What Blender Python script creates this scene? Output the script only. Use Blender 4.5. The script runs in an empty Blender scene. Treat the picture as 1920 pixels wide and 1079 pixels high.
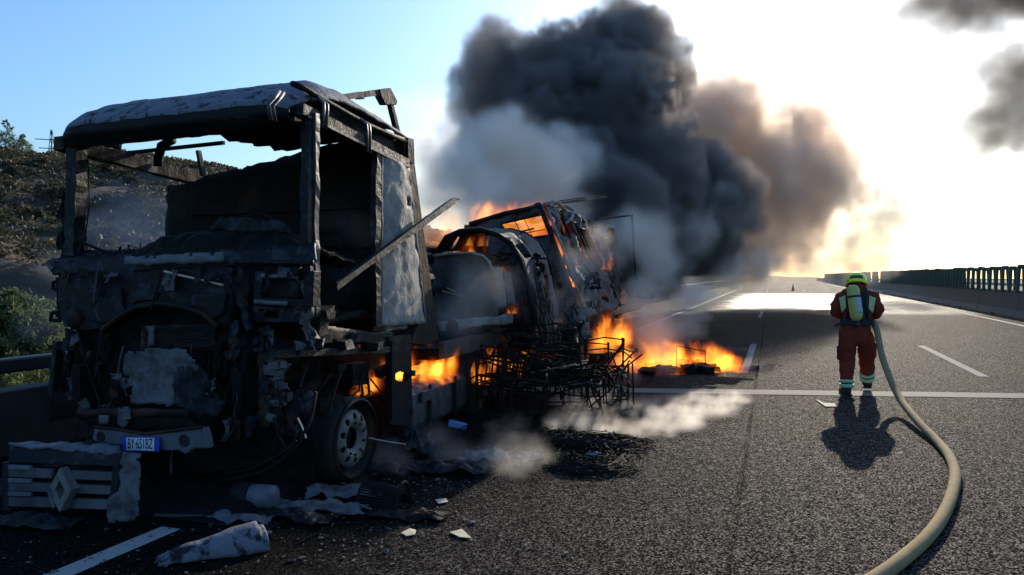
import bpy, bmesh, math, random
import numpy as np
from mathutils import Vector, Matrix, noise

# ------------------------------------------------------------------ camera
# world axes: +X across the carriageway to the right, +Y along the road, +Z up; the camera stands at the origin
SC = bpy.context.scene
COL = SC.collection
FPX, YAW, CAM_H = 1397.0, math.radians(19.2), 1.6
PITCH = math.atan((539.5 - 517) / FPX)
cd = bpy.data.cameras.new('camera')
cd.sensor_width = 36.0
cd.lens = 36.0 * FPX / 1920.0
cd.clip_start, cd.clip_end = 0.05, 6000.0
cam = bpy.data.objects.new('camera', cd)
COL.objects.link(cam)
cam.location = (0, 0, CAM_H)
cam.rotation_euler = (math.pi / 2 - PITCH, 0, YAW)
SC.camera = cam

# ------------------------------------------------------------------ sky, sun, exposure
SUN_EL, SUN_AZ = math.radians(20.6), math.radians(5.4)      # azimuth to the right of the road direction
world = bpy.data.worlds.new('World')
SC.world = world
world.use_nodes = True
wn = world.node_tree
bg = wn.nodes['Background']
sky = wn.nodes.new('ShaderNodeTexSky')
sky.sky_type = 'NISHITA'
sky.sun_disc = False
sky.sun_elevation = SUN_EL
sky.sun_rotation = SUN_AZ
sky.altitude = 300
sky.air_density = 1.5
sky.dust_density = 2.0
sky.ozone_density = 8.0
wn.links.new(sky.outputs[0], bg.inputs[0])
bg.inputs[1].default_value = 0.11
sl = bpy.data.lights.new('sun', 'SUN')
sl.energy = 3.2
sl.angle = math.radians(0.5)
sl.color = (1.0, 0.87, 0.70)
sun = bpy.data.objects.new('sun', sl)
COL.objects.link(sun)
SUN_DIR = Vector((math.sin(SUN_AZ) * math.cos(SUN_EL), math.cos(SUN_AZ) * math.cos(SUN_EL), math.sin(SUN_EL)))
sun.rotation_euler = (-SUN_DIR).to_track_quat('-Z', 'Y').to_euler()
SC.view_settings.view_transform = 'Standard'
SC.view_settings.look = 'None'
SC.view_settings.gamma = 1.0
SC.view_settings.use_curve_mapping = False
SC.view_settings.exposure = 0.95
SC.render.engine = 'CYCLES'
SC.cycles.use_denoising = True
SC.cycles.max_bounces = 10
SC.cycles.volume_bounces = 8
SC.cycles.sample_clamp_indirect = 3.0
SC.cycles.volume_step_rate = 1.6
SC.cycles.caustics_reflective = False
SC.cycles.caustics_refractive = False

# ------------------------------------------------------------------ survey helpers: a point of the photograph on a known real plane
_c, _s = math.cos(YAW), math.sin(YAW)
_R = Vector((_c, _s, 0))
_FH = Vector((-_s, _c, 0))
_F = _FH * math.cos(PITCH) + Vector((0, 0, -math.sin(PITCH)))
_U = _FH * math.sin(PITCH) + Vector((0, 0, math.cos(PITCH)))
_O = Vector((0, 0, CAM_H))
def ray(px, py): return _F + _R * ((px - 960) / FPX) + _U * ((539.5 - py) / FPX)
def _plane(px, py, ax, val):
    d = ray(px, py)
    return _O + d * ((val - _O[ax]) / d[ax])
def on_u(px, py, u): return _plane(px, py, 0, u)
def on_v(px, py, v): return _plane(px, py, 1, v)
def on_z(px, py, z=0.0): return _plane(px, py, 2, z)
def at(px, py, depth): return _O + ray(px, py) * depth

# ------------------------------------------------------------------ mesh helpers
OFF = {}
class MB:
    def __init__(self): self.v, self.f = [], []
    def add(self, vs, fs):
        k = len(self.v)
        self.v += [Vector(p) for p in vs]
        self.f += [tuple(i + k for i in f) for f in fs]
        return self
    def box(self, c, s, rot=None):
        c = Vector(c); hx, hy, hz = s[0] / 2, s[1] / 2, s[2] / 2
        vs = [Vector((x, y, z)) for x in (-hx, hx) for y in (-hy, hy) for z in (-hz, hz)]
        if rot is not None: vs = [rot @ p for p in vs]
        return self.add([p + c for p in vs], [(0, 1, 3, 2), (4, 6, 7, 5), (0, 4, 5, 1), (2, 3, 7, 6), (0, 2, 6, 4), (1, 5, 7, 3)])
    def bar(self, p0, p1, w, h, up=(0, 0, 1), segs=1):
        p0, p1 = Vector(p0), Vector(p1)
        d = (p1 - p0).normalized(); a = d.cross(Vector(up))
        if a.length < 1e-4: a = d.cross(Vector((1, 0, 0)))
        a.normalize(); b = a.cross(d).normalized()
        vs = []
        for i in range(segs + 1):
            p = p0.lerp(p1, i / segs)
            vs += [p + a * (sx * w / 2) + b * (sy * h / 2) for sx, sy in ((-1, -1), (1, -1), (1, 1), (-1, 1))]
        fs = [(3, 2, 1, 0), tuple(4 * segs + i for i in range(4))]
        for i in range(segs):
            for k in range(4): fs.append((4 * i + k, 4 * i + (k + 1) % 4, 4 * i + 4 + (k + 1) % 4, 4 * i + 4 + k))
        return self.add(vs, fs)
    def tube(self, pts, r, n=8, closed=False, radii=None):
        pts = [Vector(p) for p in pts]; m = len(pts); vs = []; prev = None
        for i, p in enumerate(pts):
            if closed: d = pts[(i + 1) % m] - pts[i - 1]
            else: d = pts[min(i + 1, m - 1)] - pts[max(i - 1, 0)]
            d.normalize()
            if prev is None:
                a = d.cross(Vector((0, 0, 1)))
                if a.length < 1e-3: a = d.cross(Vector((1, 0, 0)))
            else: a = prev - d * prev.dot(d)
            if a.length < 1e-6: a = d.orthogonal()
            a.normalize(); prev = a; b = d.cross(a); rr = radii[i] if radii else r
            vs += [p + (a * math.cos(2 * math.pi * k / n) + b * math.sin(2 * math.pi * k / n)) * rr for k in range(n)]
        fs = []
        for i in range(m if closed else m - 1):
            j = (i + 1) % m
            for k in range(n): fs.append((i * n + k, i * n + (k + 1) % n, j * n + (k + 1) % n, j * n + k))
        if not closed: fs += [tuple(range(n))[::-1], tuple((m - 1) * n + k for k in range(n))]
        return self.add(vs, fs)
    def poly(self, pts, depth):
        """flat outline extruded by the vector depth"""
        pts = [Vector(p) for p in pts]; d = Vector(depth); n = len(pts)
        vs = pts + [p + d for p in pts]
        fs = [tuple(range(n)), tuple(range(n, 2 * n))[::-1]] + [(i, i + n, (i + 1) % n + n, (i + 1) % n) for i in range(n)]
        return self.add(vs, fs)
    def lathe(self, prof, c, axis='X', n=24, arc=1.0):
        c = Vector(c); vs = []; m = len(prof); steps = n if arc >= 1 else n + 1
        for i in range(steps):
            a = 2 * math.pi * arc * i / n
            for r, h in prof:
                x, y = r * math.cos(a), r * math.sin(a)
                vs.append(c + Vector({'X': (h, x, y), 'Y': (x, h, y), 'Z': (x, y, h)}[axis]))
        fs = []
        for i in range(n):
            j = (i + 1) % steps
            for k in range(m - 1): fs.append((i * m + k, j * m + k, j * m + k + 1, i * m + k + 1))
        return self.add(vs, fs)
    def sheet(self, q, nu, nv, amp=0.0, sc=3.0, mask=None, seed=0, ragged=0.0, fn=None):
        """quad q = (p00, p10, p11, p01) as a crumpled grid; mask(s,t) True where there is a hole"""
        q = [Vector(p) for p in q]
        nrm = (q[1] - q[0]).cross(q[3] - q[0]).normalized(); vs = []
        for j in range(nv + 1):
            for i in range(nu + 1):
                s, t = i / nu, j / nv
                p = q[0].lerp(q[1], s).lerp(q[3].lerp(q[2], s), t)
                if fn: p = p + fn(s, t)
                if amp: p = p + nrm * (noise.noise(p * sc + Vector((seed * 7.3, 0, 0))) * amp) + noise.noise_vector(p * sc * 2.3 + Vector((0, seed * 5.1, 0))) * amp * .4
                if ragged and (i in (0, nu) or j in (0, nv)): p = p + noise.noise_vector(p * 14 + Vector((seed, 0, 3))) * ragged
                vs.append(p)
        fs = []
        for j in range(nv):
            for i in range(nu):
                if mask and mask((i + .5) / nu, (j + .5) / nv): continue
                a = j * (nu + 1) + i
                fs.append((a, a + 1, a + nu + 2, a + nu + 1))
        return self.add(vs, fs)
    def rough(self, amp, sc=6.0, seed=0):
        for i, p in enumerate(self.v):
            self.v[i] = p + noise.noise_vector(p * sc + Vector((seed, seed * 2, 0))) * amp
        return self
    def build(self, name, mat, parent=None, smooth=False, solid=0.0, bevel=0.0, sub=0, label=None):
        off = OFF.get(parent.name, Vector()) if parent else Vector()
        me = bpy.data.meshes.new(name)
        used = sorted({i for f in self.f for i in f}); mp = {k: i for i, k in enumerate(used)}
        me.from_pydata([self.v[k] - off for k in used], [], [tuple(mp[i] for i in f) for f in self.f])
        bm = bmesh.new(); bm.from_mesh(me); bmesh.ops.recalc_face_normals(bm, faces=bm.faces); bm.to_mesh(me); bm.free()
        me.materials.append(mat)
        if smooth: me.shade_smooth()
        o = bpy.data.objects.new(name, me); COL.objects.link(o)
        if parent: o.parent = parent; OFF[o.name] = off
        if solid:
            m = o.modifiers.new('solid', 'SOLIDIFY'); m.thickness = solid; m.offset = 0
        if bevel:
            m = o.modifiers.new('bevel', 'BEVEL'); m.width = bevel; m.segments = 2; m.limit_method = 'ANGLE'
        if sub:
            m = o.modifiers.new('sub', 'SUBSURF'); m.levels = m.render_levels = sub
        if label: o['label'] = label
        return o

def tag(o, label=None, cat=None, group=None, kind=None):
    if label: o['label'] = label
    if cat: o['category'] = cat
    if group: o['group'] = group
    if kind: o['kind'] = kind
    return o
def thing(name, loc, label, cat, group=None):
    o = bpy.data.objects.new(name, None); COL.objects.link(o); o.location = loc; o.empty_display_size = .1
    OFF[o.name] = Vector(loc)
    return tag(o, label, cat, group)
def copy_tree(o, parent=None):
    c = o.copy(); COL.objects.link(c); c.parent = parent
    for ch in list(o.children): copy_tree(ch, c)
    return c

# ------------------------------------------------------------------ materials
def new_mat(name):
    m = bpy.data.materials.new(name); m.use_nodes = True
    nt = m.node_tree
    return m, nt, nt.nodes['Principled BSDF'], nt.nodes.new, nt.links.new
def c4(c): return (c[0], c[1], c[2], 1.0)
def ramp(N, stops, interp='LINEAR'):
    r = N('ShaderNodeValToRGB'); e = r.color_ramp.elements; r.color_ramp.interpolation = interp
    while len(e) > 1: e.remove(e[-1])
    e[0].position, e[0].color = stops[0][0], c4(stops[0][1])
    for p, c in stops[1:]:
        k = e.new(p); k.color = c4(c)
    return r
def ntex(N, L, scale, detail=6, rough=.6, co=None, dist=0.0):
    t = N('ShaderNodeTexNoise'); t.inputs['Scale'].default_value = scale; t.inputs['Detail'].default_value = detail
    t.inputs['Roughness'].default_value = rough; t.inputs['Distortion'].default_value = dist
    if co is not None: L(co, t.inputs['Vector'])
    return t
def mix(N, L, fac, a, b):
    m = N('ShaderNodeMix'); m.data_type = 'RGBA'
    for sock, val in ((0, fac), (6, a), (7, b)):
        if isinstance(val, (int, float)): m.inputs[sock].default_value = val
        elif isinstance(val, (tuple, list)): m.inputs[sock].default_value = c4(val)
        else: L(val, m.inputs[sock])
    return m.outputs[2]
def char_mat(name, dark=(.012, .012, .014), pale=(.26, .28, .31), amount=.3, scale=3.0, soft=.10, rust=0.0, rough=.75, metal=0.0, bump=.5, streak=1.0, mid=(.03, .028, .028)):
    """burnt metal: soot, a mid grey, pale ash or bared primer in ragged patches, rust"""
    m, nt, P, N, L = new_mat(name)
    co = N('ShaderNodeTexCoord'); mp = N('ShaderNodeMapping'); L(co.outputs['Object'], mp.inputs[0]); mp.inputs['Scale'].default_value = (1, 1, streak)
    v = mp.outputs[0]
    n1 = ntex(N, L, scale, 10, .68, v, .3); n2 = ntex(N, L, scale * 3.7, 6, .6, v); n3 = ntex(N, L, scale * .6, 3, .5, v)
    base = mix(N, L, n2.outputs[0], dark, mid)
    t = .72 - .45 * amount
    r = ramp(N, [(t - soft * .5, (0, 0, 0)), (t + soft * .5, (1, 1, 1))]); L(n1.outputs[0], r.inputs[0])
    tint = mix(N, L, n2.outputs[0], tuple(x * .55 for x in pale), pale)
    col = mix(N, L, r.outputs[0], base, tint)
    if rust:
        rr = ramp(N, [(.62 - .3 * rust, (0, 0, 0)), (.75 - .3 * rust, (1, 1, 1))]); L(n3.outputs[0], rr.inputs[0])
        mm = N('ShaderNodeMath'); mm.operation = 'MULTIPLY'; mm.inputs[1].default_value = .8; L(rr.outputs[0], mm.inputs[0])
        col = mix(N, L, mm.outputs[0], col, (.05, .024, .013))
    L(col, P.inputs['Base Color'])
    rg = N('ShaderNodeMapRange'); rg.inputs['To Min'].default_value = rough - .22; rg.inputs['To Max'].default_value = min(1, rough + .15); L(n2.outputs[0], rg.inputs[0]); L(rg.outputs[0], P.inputs['Roughness'])
    P.inputs['Metallic'].default_value = metal; P.inputs['Specular IOR Level'].default_value = .22
    bp = N('ShaderNodeBump'); bp.inputs['Strength'].default_value = bump; bp.inputs['Distance'].default_value = .02
    ad = N('ShaderNodeMath'); ad.operation = 'ADD'; L(n1.outputs[0], ad.inputs[0]); L(n2.outputs[0], ad.inputs[1])
    L(ad.outputs[0], bp.inputs['Height']); L(bp.outputs[0], P.inputs['Normal'])
    return m
def plain(name, col, rough=.6, metal=0.0, var=.25, scale=8.0, bump=.15, spec=.5):
    m, nt, P, N, L = new_mat(name)
    co = N('ShaderNodeTexCoord'); n = ntex(N, L, scale, 8, .6, co.outputs['Object'])
    L(mix(N, L, n.outputs[0], tuple(x * (1 - var) for x in col), tuple(min(1, x * (1 + var)) for x in col)), P.inputs['Base Color'])
    P.inputs['Roughness'].default_value = rough; P.inputs['Metallic'].default_value = metal; P.inputs['Specular IOR Level'].default_value = spec
    bp = N('ShaderNodeBump'); bp.inputs['Strength'].default_value = bump; bp.inputs['Distance'].default_value = .01; L(n.outputs[0], bp.inputs['Height']); L(bp.outputs[0], P.inputs['Normal'])
    return m
M = {}
M['char'] = char_mat('charred_metal', dark=(.003,.003,.004), pale=(.06,.068,.085), mid=(.008,.008,.009), amount=.15)
M['char_blue'] = char_mat('charred_paint', dark=(.003, .0035, .0055), pale=(.04, .05, .07), amount=.3, scale=6.5, mid=(.008, .009, .012), rough=.62)
M['char_rust'] = char_mat('charred_rusty', dark=(.006,.005,.005), pale=(.08,.08,.085), mid=(.018,.014,.012), amount=.2, rust=.5, scale=3.5)
M['ash_roof'] = char_mat('ash_mottled_roof', dark=(.007, .008, .011), pale=(.17, .19, .235), amount=.62, scale=9, soft=.09, rough=.75, mid=(.018,.019,.023))
M['ash_panel'] = char_mat('ash_bleached_panel', dark=(.05, .048, .046), pale=(.48, .45, .41), amount=.60, scale=6.0, soft=.35, mid=(.14, .13, .12), streak=.8)
M['ash_white'] = char_mat('white_ash_crust', dark=(.01, .01, .014), pale=(.15, .155, .17), amount=.58, scale=5.0, soft=.18, mid=(.05, .05, .055), bump=.8)
M['soot'] = char_mat('soot', dark=(.002, .002, .0025), pale=(.018, .018, .022), amount=.2, scale=5.0, rough=.85, mid=(.0045,.0045,.005))
M['interior'] = char_mat('burnt_interior', dark=(.006, .005, .005), pale=(.03, .026, .024), amount=.3, scale=3, rust=.15, mid=(.012,.010,.009), rough=.85)
M['pale_paint'] = char_mat('scorched_pale_paint', dark=(.03, .03, .035), pale=(.15, .165, .20), amount=.72, scale=3.5, soft=.25, mid=(.04, .04, .048), rough=.45, bump=.15)
M['grey_metal'] = char_mat('scorched_grey_metal', dark=(.018, .018, .02), pale=(.14, .14, .15), amount=.5, scale=3.0, soft=.35, mid=(.04, .04, .04), rough=.5, metal=.3, bump=.3)
M['rim'] = char_mat('heat_greyed_rim', dark=(.05, .048, .046), pale=(.22, .21, .20), amount=.66, scale=7, soft=.3, mid=(.15, .145, .14), rough=.6, metal=.2, bump=.25)
M['rod'] = plain('burnt_steel_rod', (.010, .009, .009), .85, 0, .4, 8, .15, .2)
M['rubber'] = plain('burnt_rubber', (.014, .014, .015), .9, 0, .5, 20, .6)
M['van_hull'] = char_mat('burnt_van_skin', dark=(.016, .015, .015), pale=(.14, .14, .15), amount=.42, scale=2.2, soft=.3, mid=(.04, .037, .035), rough=.8)
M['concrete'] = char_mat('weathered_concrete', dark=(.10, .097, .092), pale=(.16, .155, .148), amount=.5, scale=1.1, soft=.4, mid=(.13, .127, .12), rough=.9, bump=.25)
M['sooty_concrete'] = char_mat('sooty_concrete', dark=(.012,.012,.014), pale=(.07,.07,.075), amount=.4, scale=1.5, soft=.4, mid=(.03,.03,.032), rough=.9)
M['green'] = plain('dark_green_plastic', (.012, .055, .045), .5, 0, .35, 3)
M['galv'] = plain('painted_steel_rail', (.02, .026, .036), .5, .2, .3, 5)
M['cream_hose'] = plain('cream_fire_hose', (.29, .215, .11), .9, 0, .38, 9, .5, .15)
M['suit'] = plain('brick_red_turnout_cloth', (.19, .034, .021), .92, 0, .35, 14, .5, .2)
M['reflect'] = plain('reflective_green_band', (.36, .62, .36), .45, 0, .15, 30, .1)
M['reflect_y'] = plain('reflective_yellow_patch', (.50, .55, .26), .5, 0, .2, 30, .1)
M['helmet'] = plain('fluorescent_helmet', (.75, 1.0, .05), .4, 0, .08, 5, .03)
M['helmet_band'] = plain('helmet_red_patch', (.13, .045, .03), .6)
M['black'] = plain('black_webbing', (.012, .013, .018), .75, 0, .4, 30, .3)
M['cylinder'] = plain('yellow_cylinder_paint', (.42, .44, .12), .4, 0, .12, 9, .05)
M['cyl_label'] = plain('blue_white_label', (.36, .47, .62), .5, 0, .3, 18, .02)
M['skin'] = plain('skin', (.42, .24, .17), .6)
M['paper_ash'] = plain('ash_flakes', (.10, .095, .088), .95, 0, .8, 2.5, .2)
M['paper'] = plain('scorched_paper', (.52, .46, .34), .9, 0, .3, 15, .3)
M['blue_plastic'] = plain('pale_blue_plastic', (.16, .30, .58), .45, 0, .2, 10, .1)
M['bright_metal'] = char_mat('bare_crumpled_aluminium', dark=(.03, .03, .033), pale=(.28, .28, .28), amount=.5, scale=6, soft=.3, mid=(.08, .08, .08), rough=.65, metal=.15, bump=.35)
M['plate_white'] = plain('plate_white', (.62, .66, .72), .5, 0, .08, 8, .02)
M['plate_blue'] = plain('plate_blue', (.02, .05, .42), .5, 0, .1)
M['plate_text'] = plain('plate_black', (.01, .01, .014), .6)
M['rust_pole'] = plain('sooty_pole', (.03, .027, .025), .7, .2, .4)
M['orange'] = plain('orange_cone', (.75, .16, .03), .6)
M['bark'] = plain('pine_bark', (.09, .06, .04), .95, 0, .4, 12, .6)

def leaf_mat(name, a, b, c):
    m, nt, P, N, L = new_mat(name)
    co = N('ShaderNodeTexCoord'); n = ntex(N, L, .35, 4, .6, co.outputs['Object']); n2 = ntex(N, L, 5, 3, .6, co.outputs['Object'])
    r = ramp(N, [(.3, a), (.5, b), (.72, c)])
    ad = N('ShaderNodeMath'); ad.operation = 'MULTIPLY_ADD'; ad.inputs[1].default_value = .5; L(n2.outputs[0], ad.inputs[0])
    h = N('ShaderNodeMath'); h.operation = 'MULTIPLY'; h.inputs[1].default_value = .5; L(n.outputs[0], h.inputs[0]); L(h.outputs[0], ad.inputs[2])
    L(ad.outputs[0], r.inputs[0]); L(r.outputs[0], P.inputs['Base Color']); P.inputs['Roughness'].default_value = .7
    tr = N('ShaderNodeBsdfTranslucent'); L(r.outputs[0], tr.inputs[0]); mx = N('ShaderNodeMixShader'); mx.inputs[0].default_value = .35
    out = nt.nodes['Material Output']; L(P.outputs[0], mx.inputs[1]); L(tr.outputs[0], mx.inputs[2]); L(mx.outputs[0], out.inputs[0])
    return m
M['scrub'] = leaf_mat('hillside_scrub', (.030, .028, .016), (.056, .052, .027), (.13, .105, .058))
M['pine'] = leaf_mat('pine_needles', (.05, .08, .035), (.10, .14, .05), (.20, .21, .075))

# ================================================================== SETTING
rng = np.random.default_rng(7)
def vnoise2(x, y, seed=0):
    """smooth value noise on arrays"""
    g = np.random.default_rng(seed).random((257, 257))
    xi = np.floor(x).astype(int); yi = np.floor(y).astype(int); fx = x - xi; fy = y - yi
    fx = fx * fx * (3 - 2 * fx); fy = fy * fy * (3 - 2 * fy)
    a = g[xi % 256, yi % 256]; b = g[(xi + 1) % 256, yi % 256]; c = g[xi % 256, (yi + 1) % 256]; d = g[(xi + 1) % 256, (yi + 1) % 256]
    return (a * (1 - fx) + b * fx) * (1 - fy) + (c * (1 - fx) + d * fx) * fy - .5
def sstep(a, b, x):
    t = np.clip((x - a) / (b - a), 0, 1); return t * t * (3 - 2 * t)
def terrain(u, v):
    u = np.asarray(u, float); v = np.asarray(v, float)
    t = -.731 * u + .682 * v; w = .682 * u + .731 * v
    drop = -5.5 * sstep(7.4, 17, -u)
    h = 8 * sstep(48, 60, t + 3 * vnoise2(w / 14 + 50, t / 14, 2)) + 16.5 * sstep(54, 128, t) + 8 * sstep(128, 500, t)
    h = h * (1 - .55 * sstep(2, 70, w)) * sstep(6, 22, -u)
    h = h + (1.6 * vnoise2(u / 9 + 90, v / 9 + 90, 3) + .7 * vnoise2(u / 3 + 90, v / 3 + 90, 4)) * sstep(9, 18, -u)
    right = -14 * sstep(21.5, 60, u)
    far = 0
    return -.25 + drop + h + right + far
us = np.concatenate([np.linspace(-2500, -220, 14), np.linspace(-200, -7.2, 130), np.linspace(-6.5, 21.5, 6), np.linspace(24, 80, 15), np.linspace(120, 2500, 14)])
vs_ = np.concatenate([np.linspace(-300, -40, 8), np.linspace(-30, 210, 130), np.linspace(230, 600, 24), np.linspace(800, 4000, 10)])
UU, VV = np.meshgrid(us, vs_, indexing='ij')
ZZ = terrain(UU, VV)
def grid_mesh(name, X, Y, Z, mat, smooth=True):
    nx, ny = X.shape
    me = bpy.data.meshes.new(name)
    idx = np.arange(nx * ny).reshape(nx, ny)
    q = np.stack([idx[:-1, :-1], idx[1:, :-1], idx[1:, 1:], idx[:-1, 1:]], -1).reshape(-1, 4)
    me.from_pydata(np.stack([X, Y, Z], -1).reshape(-1, 3).tolist(), [], q.tolist())
    if smooth: me.shade_smooth()
    me.materials.append(mat)
    o = bpy.data.objects.new(name, me); COL.objects.link(o); return o

m, nt, P, N, L = new_mat('dry_hillside_soil'); M['soil'] = m
co = N('ShaderNodeTexCoord'); n1 = ntex(N, L, .12, 8, .65, co.outputs['Object']); n2 = ntex(N, L, 1.6, 6, .6, co.outputs['Object'])
r = ramp(N, [(.38, (.022, .022, .013)), (.55, (.04, .034, .02)), (.64, (.22, .14, .07))]); L(n1.outputs[0], r.inputs[0])
L(mix(N, L, n2.outputs[0], r.outputs[0], (.03, .027, .017)), P.inputs['Base Color']); P.inputs['Roughness'].default_value = .95
bp = N('ShaderNodeBump'); bp.inputs['Strength'].default_value = .8; bp.inputs['Distance'].default_value = .3; L(n2.outputs[0], bp.inputs['Height']); L(bp.outputs[0], P.inputs['Normal'])
tag(grid_mesh('ground', UU, VV, ZZ, M['soil']), kind='structure')

# ---- asphalt
m, nt, P, N, L = new_mat('coarse_asphalt'); M['asphalt'] = m
co = N('ShaderNodeTexCoord'); V = co.outputs['Object']
vo = N('ShaderNodeTexVoronoi'); vo.inputs['Scale'].default_value = 105; L(V, vo.inputs['Vector'])
vo2 = N('ShaderNodeTexVoronoi'); vo2.inputs['Scale'].default_value = 34; L(V, vo2.inputs['Vector'])
nb = ntex(N, L, .55, 6, .6, V); nf = ntex(N, L, 95, 3, .7, V); nm = ntex(N, L, 5, 5, .6, V)
bw = N('ShaderNodeRGBToBW'); L(vo.outputs['Color'], bw.inputs[0])
r = ramp(N, [(.22, (.004, .004, .004)), (.46, (.021, .019, .0175)), (.66, (.048, .043, .039)), (.86, (.16, .143, .127))]); L(bw.outputs[0], r.inputs[0])
bw2 = N('ShaderNodeRGBToBW'); L(vo2.outputs['Color'], bw2.inputs[0])
r2 = ramp(N, [(.2, (.42, .42, .42)), (.8, (1.35, 1.33, 1.30))]); L(bw2.outputs[0], r2.inputs[0])
mu = N('ShaderNodeMix'); mu.data_type = 'RGBA'; mu.blend_type = 'MULTIPLY'; mu.inputs[0].default_value = .75; L(r.outputs[0], mu.inputs[6]); L(r2.outputs[0], mu.inputs[7])
rb = ramp(N, [(.3, (.85, .85, .87)), (.7, (1.08, 1.06, 1.04))]); L(nb.outputs[0], rb.inputs[0])
mu2 = N('ShaderNodeMix'); mu2.data_type = 'RGBA'; mu2.blend_type = 'MULTIPLY'; mu2.inputs[0].default_value = 1; L(mu.outputs[2], mu2.inputs[6]); L(rb.outputs[0], mu2.inputs[7])
# soot and ash round the wreck; its near-black also paints in the truck's shade
sx = N('ShaderNodeSeparateXYZ'); L(V, sx.inputs[0])
def mth(op, a, b=None):
    k = N('ShaderNodeMath'); k.operation = op
    for i, x in enumerate((a, b)):
        if x is None: continue
        if isinstance(x, (int, float)): k.inputs[i].default_value = x
        else: L(x, k.inputs[i])
    return k.outputs[0]
def mrange(x, a, b, lo, hi):
    k = N('ShaderNodeMapRange'); k.interpolation_type = 'SMOOTHSTEP'; L(x, k.inputs[0])
    for i, q in enumerate((a, b, lo, hi)): k.inputs[i + 1].default_value = q
    return k.outputs[0]
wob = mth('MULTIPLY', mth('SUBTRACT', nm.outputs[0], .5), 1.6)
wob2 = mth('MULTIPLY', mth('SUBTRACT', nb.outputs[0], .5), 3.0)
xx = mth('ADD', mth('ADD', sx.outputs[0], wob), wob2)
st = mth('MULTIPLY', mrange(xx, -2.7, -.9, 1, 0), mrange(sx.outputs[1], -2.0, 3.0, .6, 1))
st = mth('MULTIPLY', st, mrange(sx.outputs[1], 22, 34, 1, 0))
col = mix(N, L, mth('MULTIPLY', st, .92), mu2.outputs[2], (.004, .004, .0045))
# longitudinal paving joint that has opened into a ragged crack
jw = mth('ADD', sx.outputs[0], mth('MULTIPLY', mth('SUBTRACT', nm.outputs[0], .5), .09))
jw = mth('ADD', jw, mth('MULTIPLY', mth('SUBTRACT', nf.outputs[0], .5), .035))
jd = mth('ABSOLUTE', mth('ADD', jw, .215))
crack = mth('MULTIPLY', mrange(jd, .004, .022, 1, 0), mrange(nb.outputs[0], .38, .5, .35, 1))
col = mix(N, L, mth('MULTIPLY', crack, .9), col, (.004, .004, .004))
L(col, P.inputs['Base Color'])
# sun glare patch put into the surface further on: a smoother, shinier stretch
glare_zone = mth('MULTIPLY', mrange(sx.outputs[1], 33, 39, 0, 1), mrange(sx.outputs[1], 60, 75, 1, 0))
glare_zone = mth('MULTIPLY', glare_zone, mth('MULTIPLY', mrange(mth('ADD', sx.outputs[0], wob2), -3.0, -1.0, 0, 1), mrange(mth('ADD', sx.outputs[0], wob2), 4.5, 8, 1, .25)))
glare_zone = mth('MULTIPLY', glare_zone, mrange(nb.outputs[0], .30, .48, .35, 1))
L(mth('SUBTRACT', mrange(bw.outputs[0], .2, .8, .95, .7), mth('MULTIPLY', glare_zone, .30)), P.inputs['Roughness'])
spec_sum = N('ShaderNodeMath'); spec_sum.operation = 'ADD'; L(mth('MULTIPLY', glare_zone, .30), spec_sum.inputs[1]); SPEC = spec_sum.inputs[0]; L(spec_sum.outputs[0], P.inputs['Specular IOR Level'])
L(mrange(bw.outputs[0],  .4, .95, .004, .05), SPEC)
hg = mth('ADD', mth('ADD', mth('MULTIPLY', bw.outputs[0], .6), mth('MULTIPLY', nf.outputs[0], .5)), mth('MULTIPLY', crack, -2.5))
bp = N('ShaderNodeBump'); bp.inputs['Strength'].default_value = .8; bp.inputs['Distance'].default_value = .010; L(hg, bp.inputs['Height']); L(bp.outputs[0], P.inputs['Normal'])

def flat(name, pts, z, mat, kind='structure'):
    me = bpy.data.meshes.new(name); me.from_pydata([(p[0], p[1], z) for p in pts], [], [tuple(range(len(pts)))]); me.materials.append(mat)
    o = bpy.data.objects.new(name, me); COL.objects.link(o); return tag(o, kind=kind)
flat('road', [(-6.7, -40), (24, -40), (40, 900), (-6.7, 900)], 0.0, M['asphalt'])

# ---- worn paint: dirty white with aggregate showing through
def paint_mat(name, col, wear):
    m, nt, P, N, L = new_mat(name)
    co = N('ShaderNodeTexCoord'); V = co.outputs['Object']
    a = ntex(N, L, 7, 9, .7, V); b = ntex(N, L, 60, 3, .6, V)
    mu = N('ShaderNodeMath'); mu.operation = 'MULTIPLY_ADD'; mu.inputs[1].default_value = .45; L(b.outputs[0], mu.inputs[0]); L(a.outputs[0], mu.inputs[2])
    r = ramp(N, [(.48 + wear * .3, (0, 0, 0)), (.62 + wear * .3, (1, 1, 1))]); L(mu.outputs[0], r.inputs[0])
    L(mix(N, L, r.outputs[0], (.045, .044, .042), col), P.inputs['Base Color']); P.inputs['Roughness'].default_value = .85; P.inputs['Specular IOR Level'].default_value = .12
    bp = N('ShaderNodeBump'); bp.inputs['Strength'].default_value = .4; bp.inputs['Distance'].default_value = .004; L(b.outputs[0], bp.inputs['Height']); L(bp.outputs[0], P.inputs['Normal'])
    return m
M['paint'] = paint_mat('road_paint', (.14, .146, .158), .12)
M['joint'] = paint_mat('bridge_joint_mortar', (.185, .168, .145), .08)
M['line_paint'] = paint_mat('edge_line_paint', (.30, .30, .30), .06)
def stripe(name, a, b, w, z=.004):
    a, b = Vector((a[0], a[1], 0)), Vector((b[0], b[1], 0)); d = (b - a).normalized(); nrm = Vector((-d.y, d.x, 0)) * w / 2
    n = max(1, min(60, int((b - a).length / 2))); pts = [a.lerp(b, i / n) + nrm for i in range(n + 1)] + [a.lerp(b, i / n) - nrm for i in range(n, -1, -1)]
    return flat(name, pts, z, M['line_paint' if name == 'edge_line' else 'paint'])
stripe('edge_line', (-3.60, -8), (-3.58, 3.72), .15)
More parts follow.
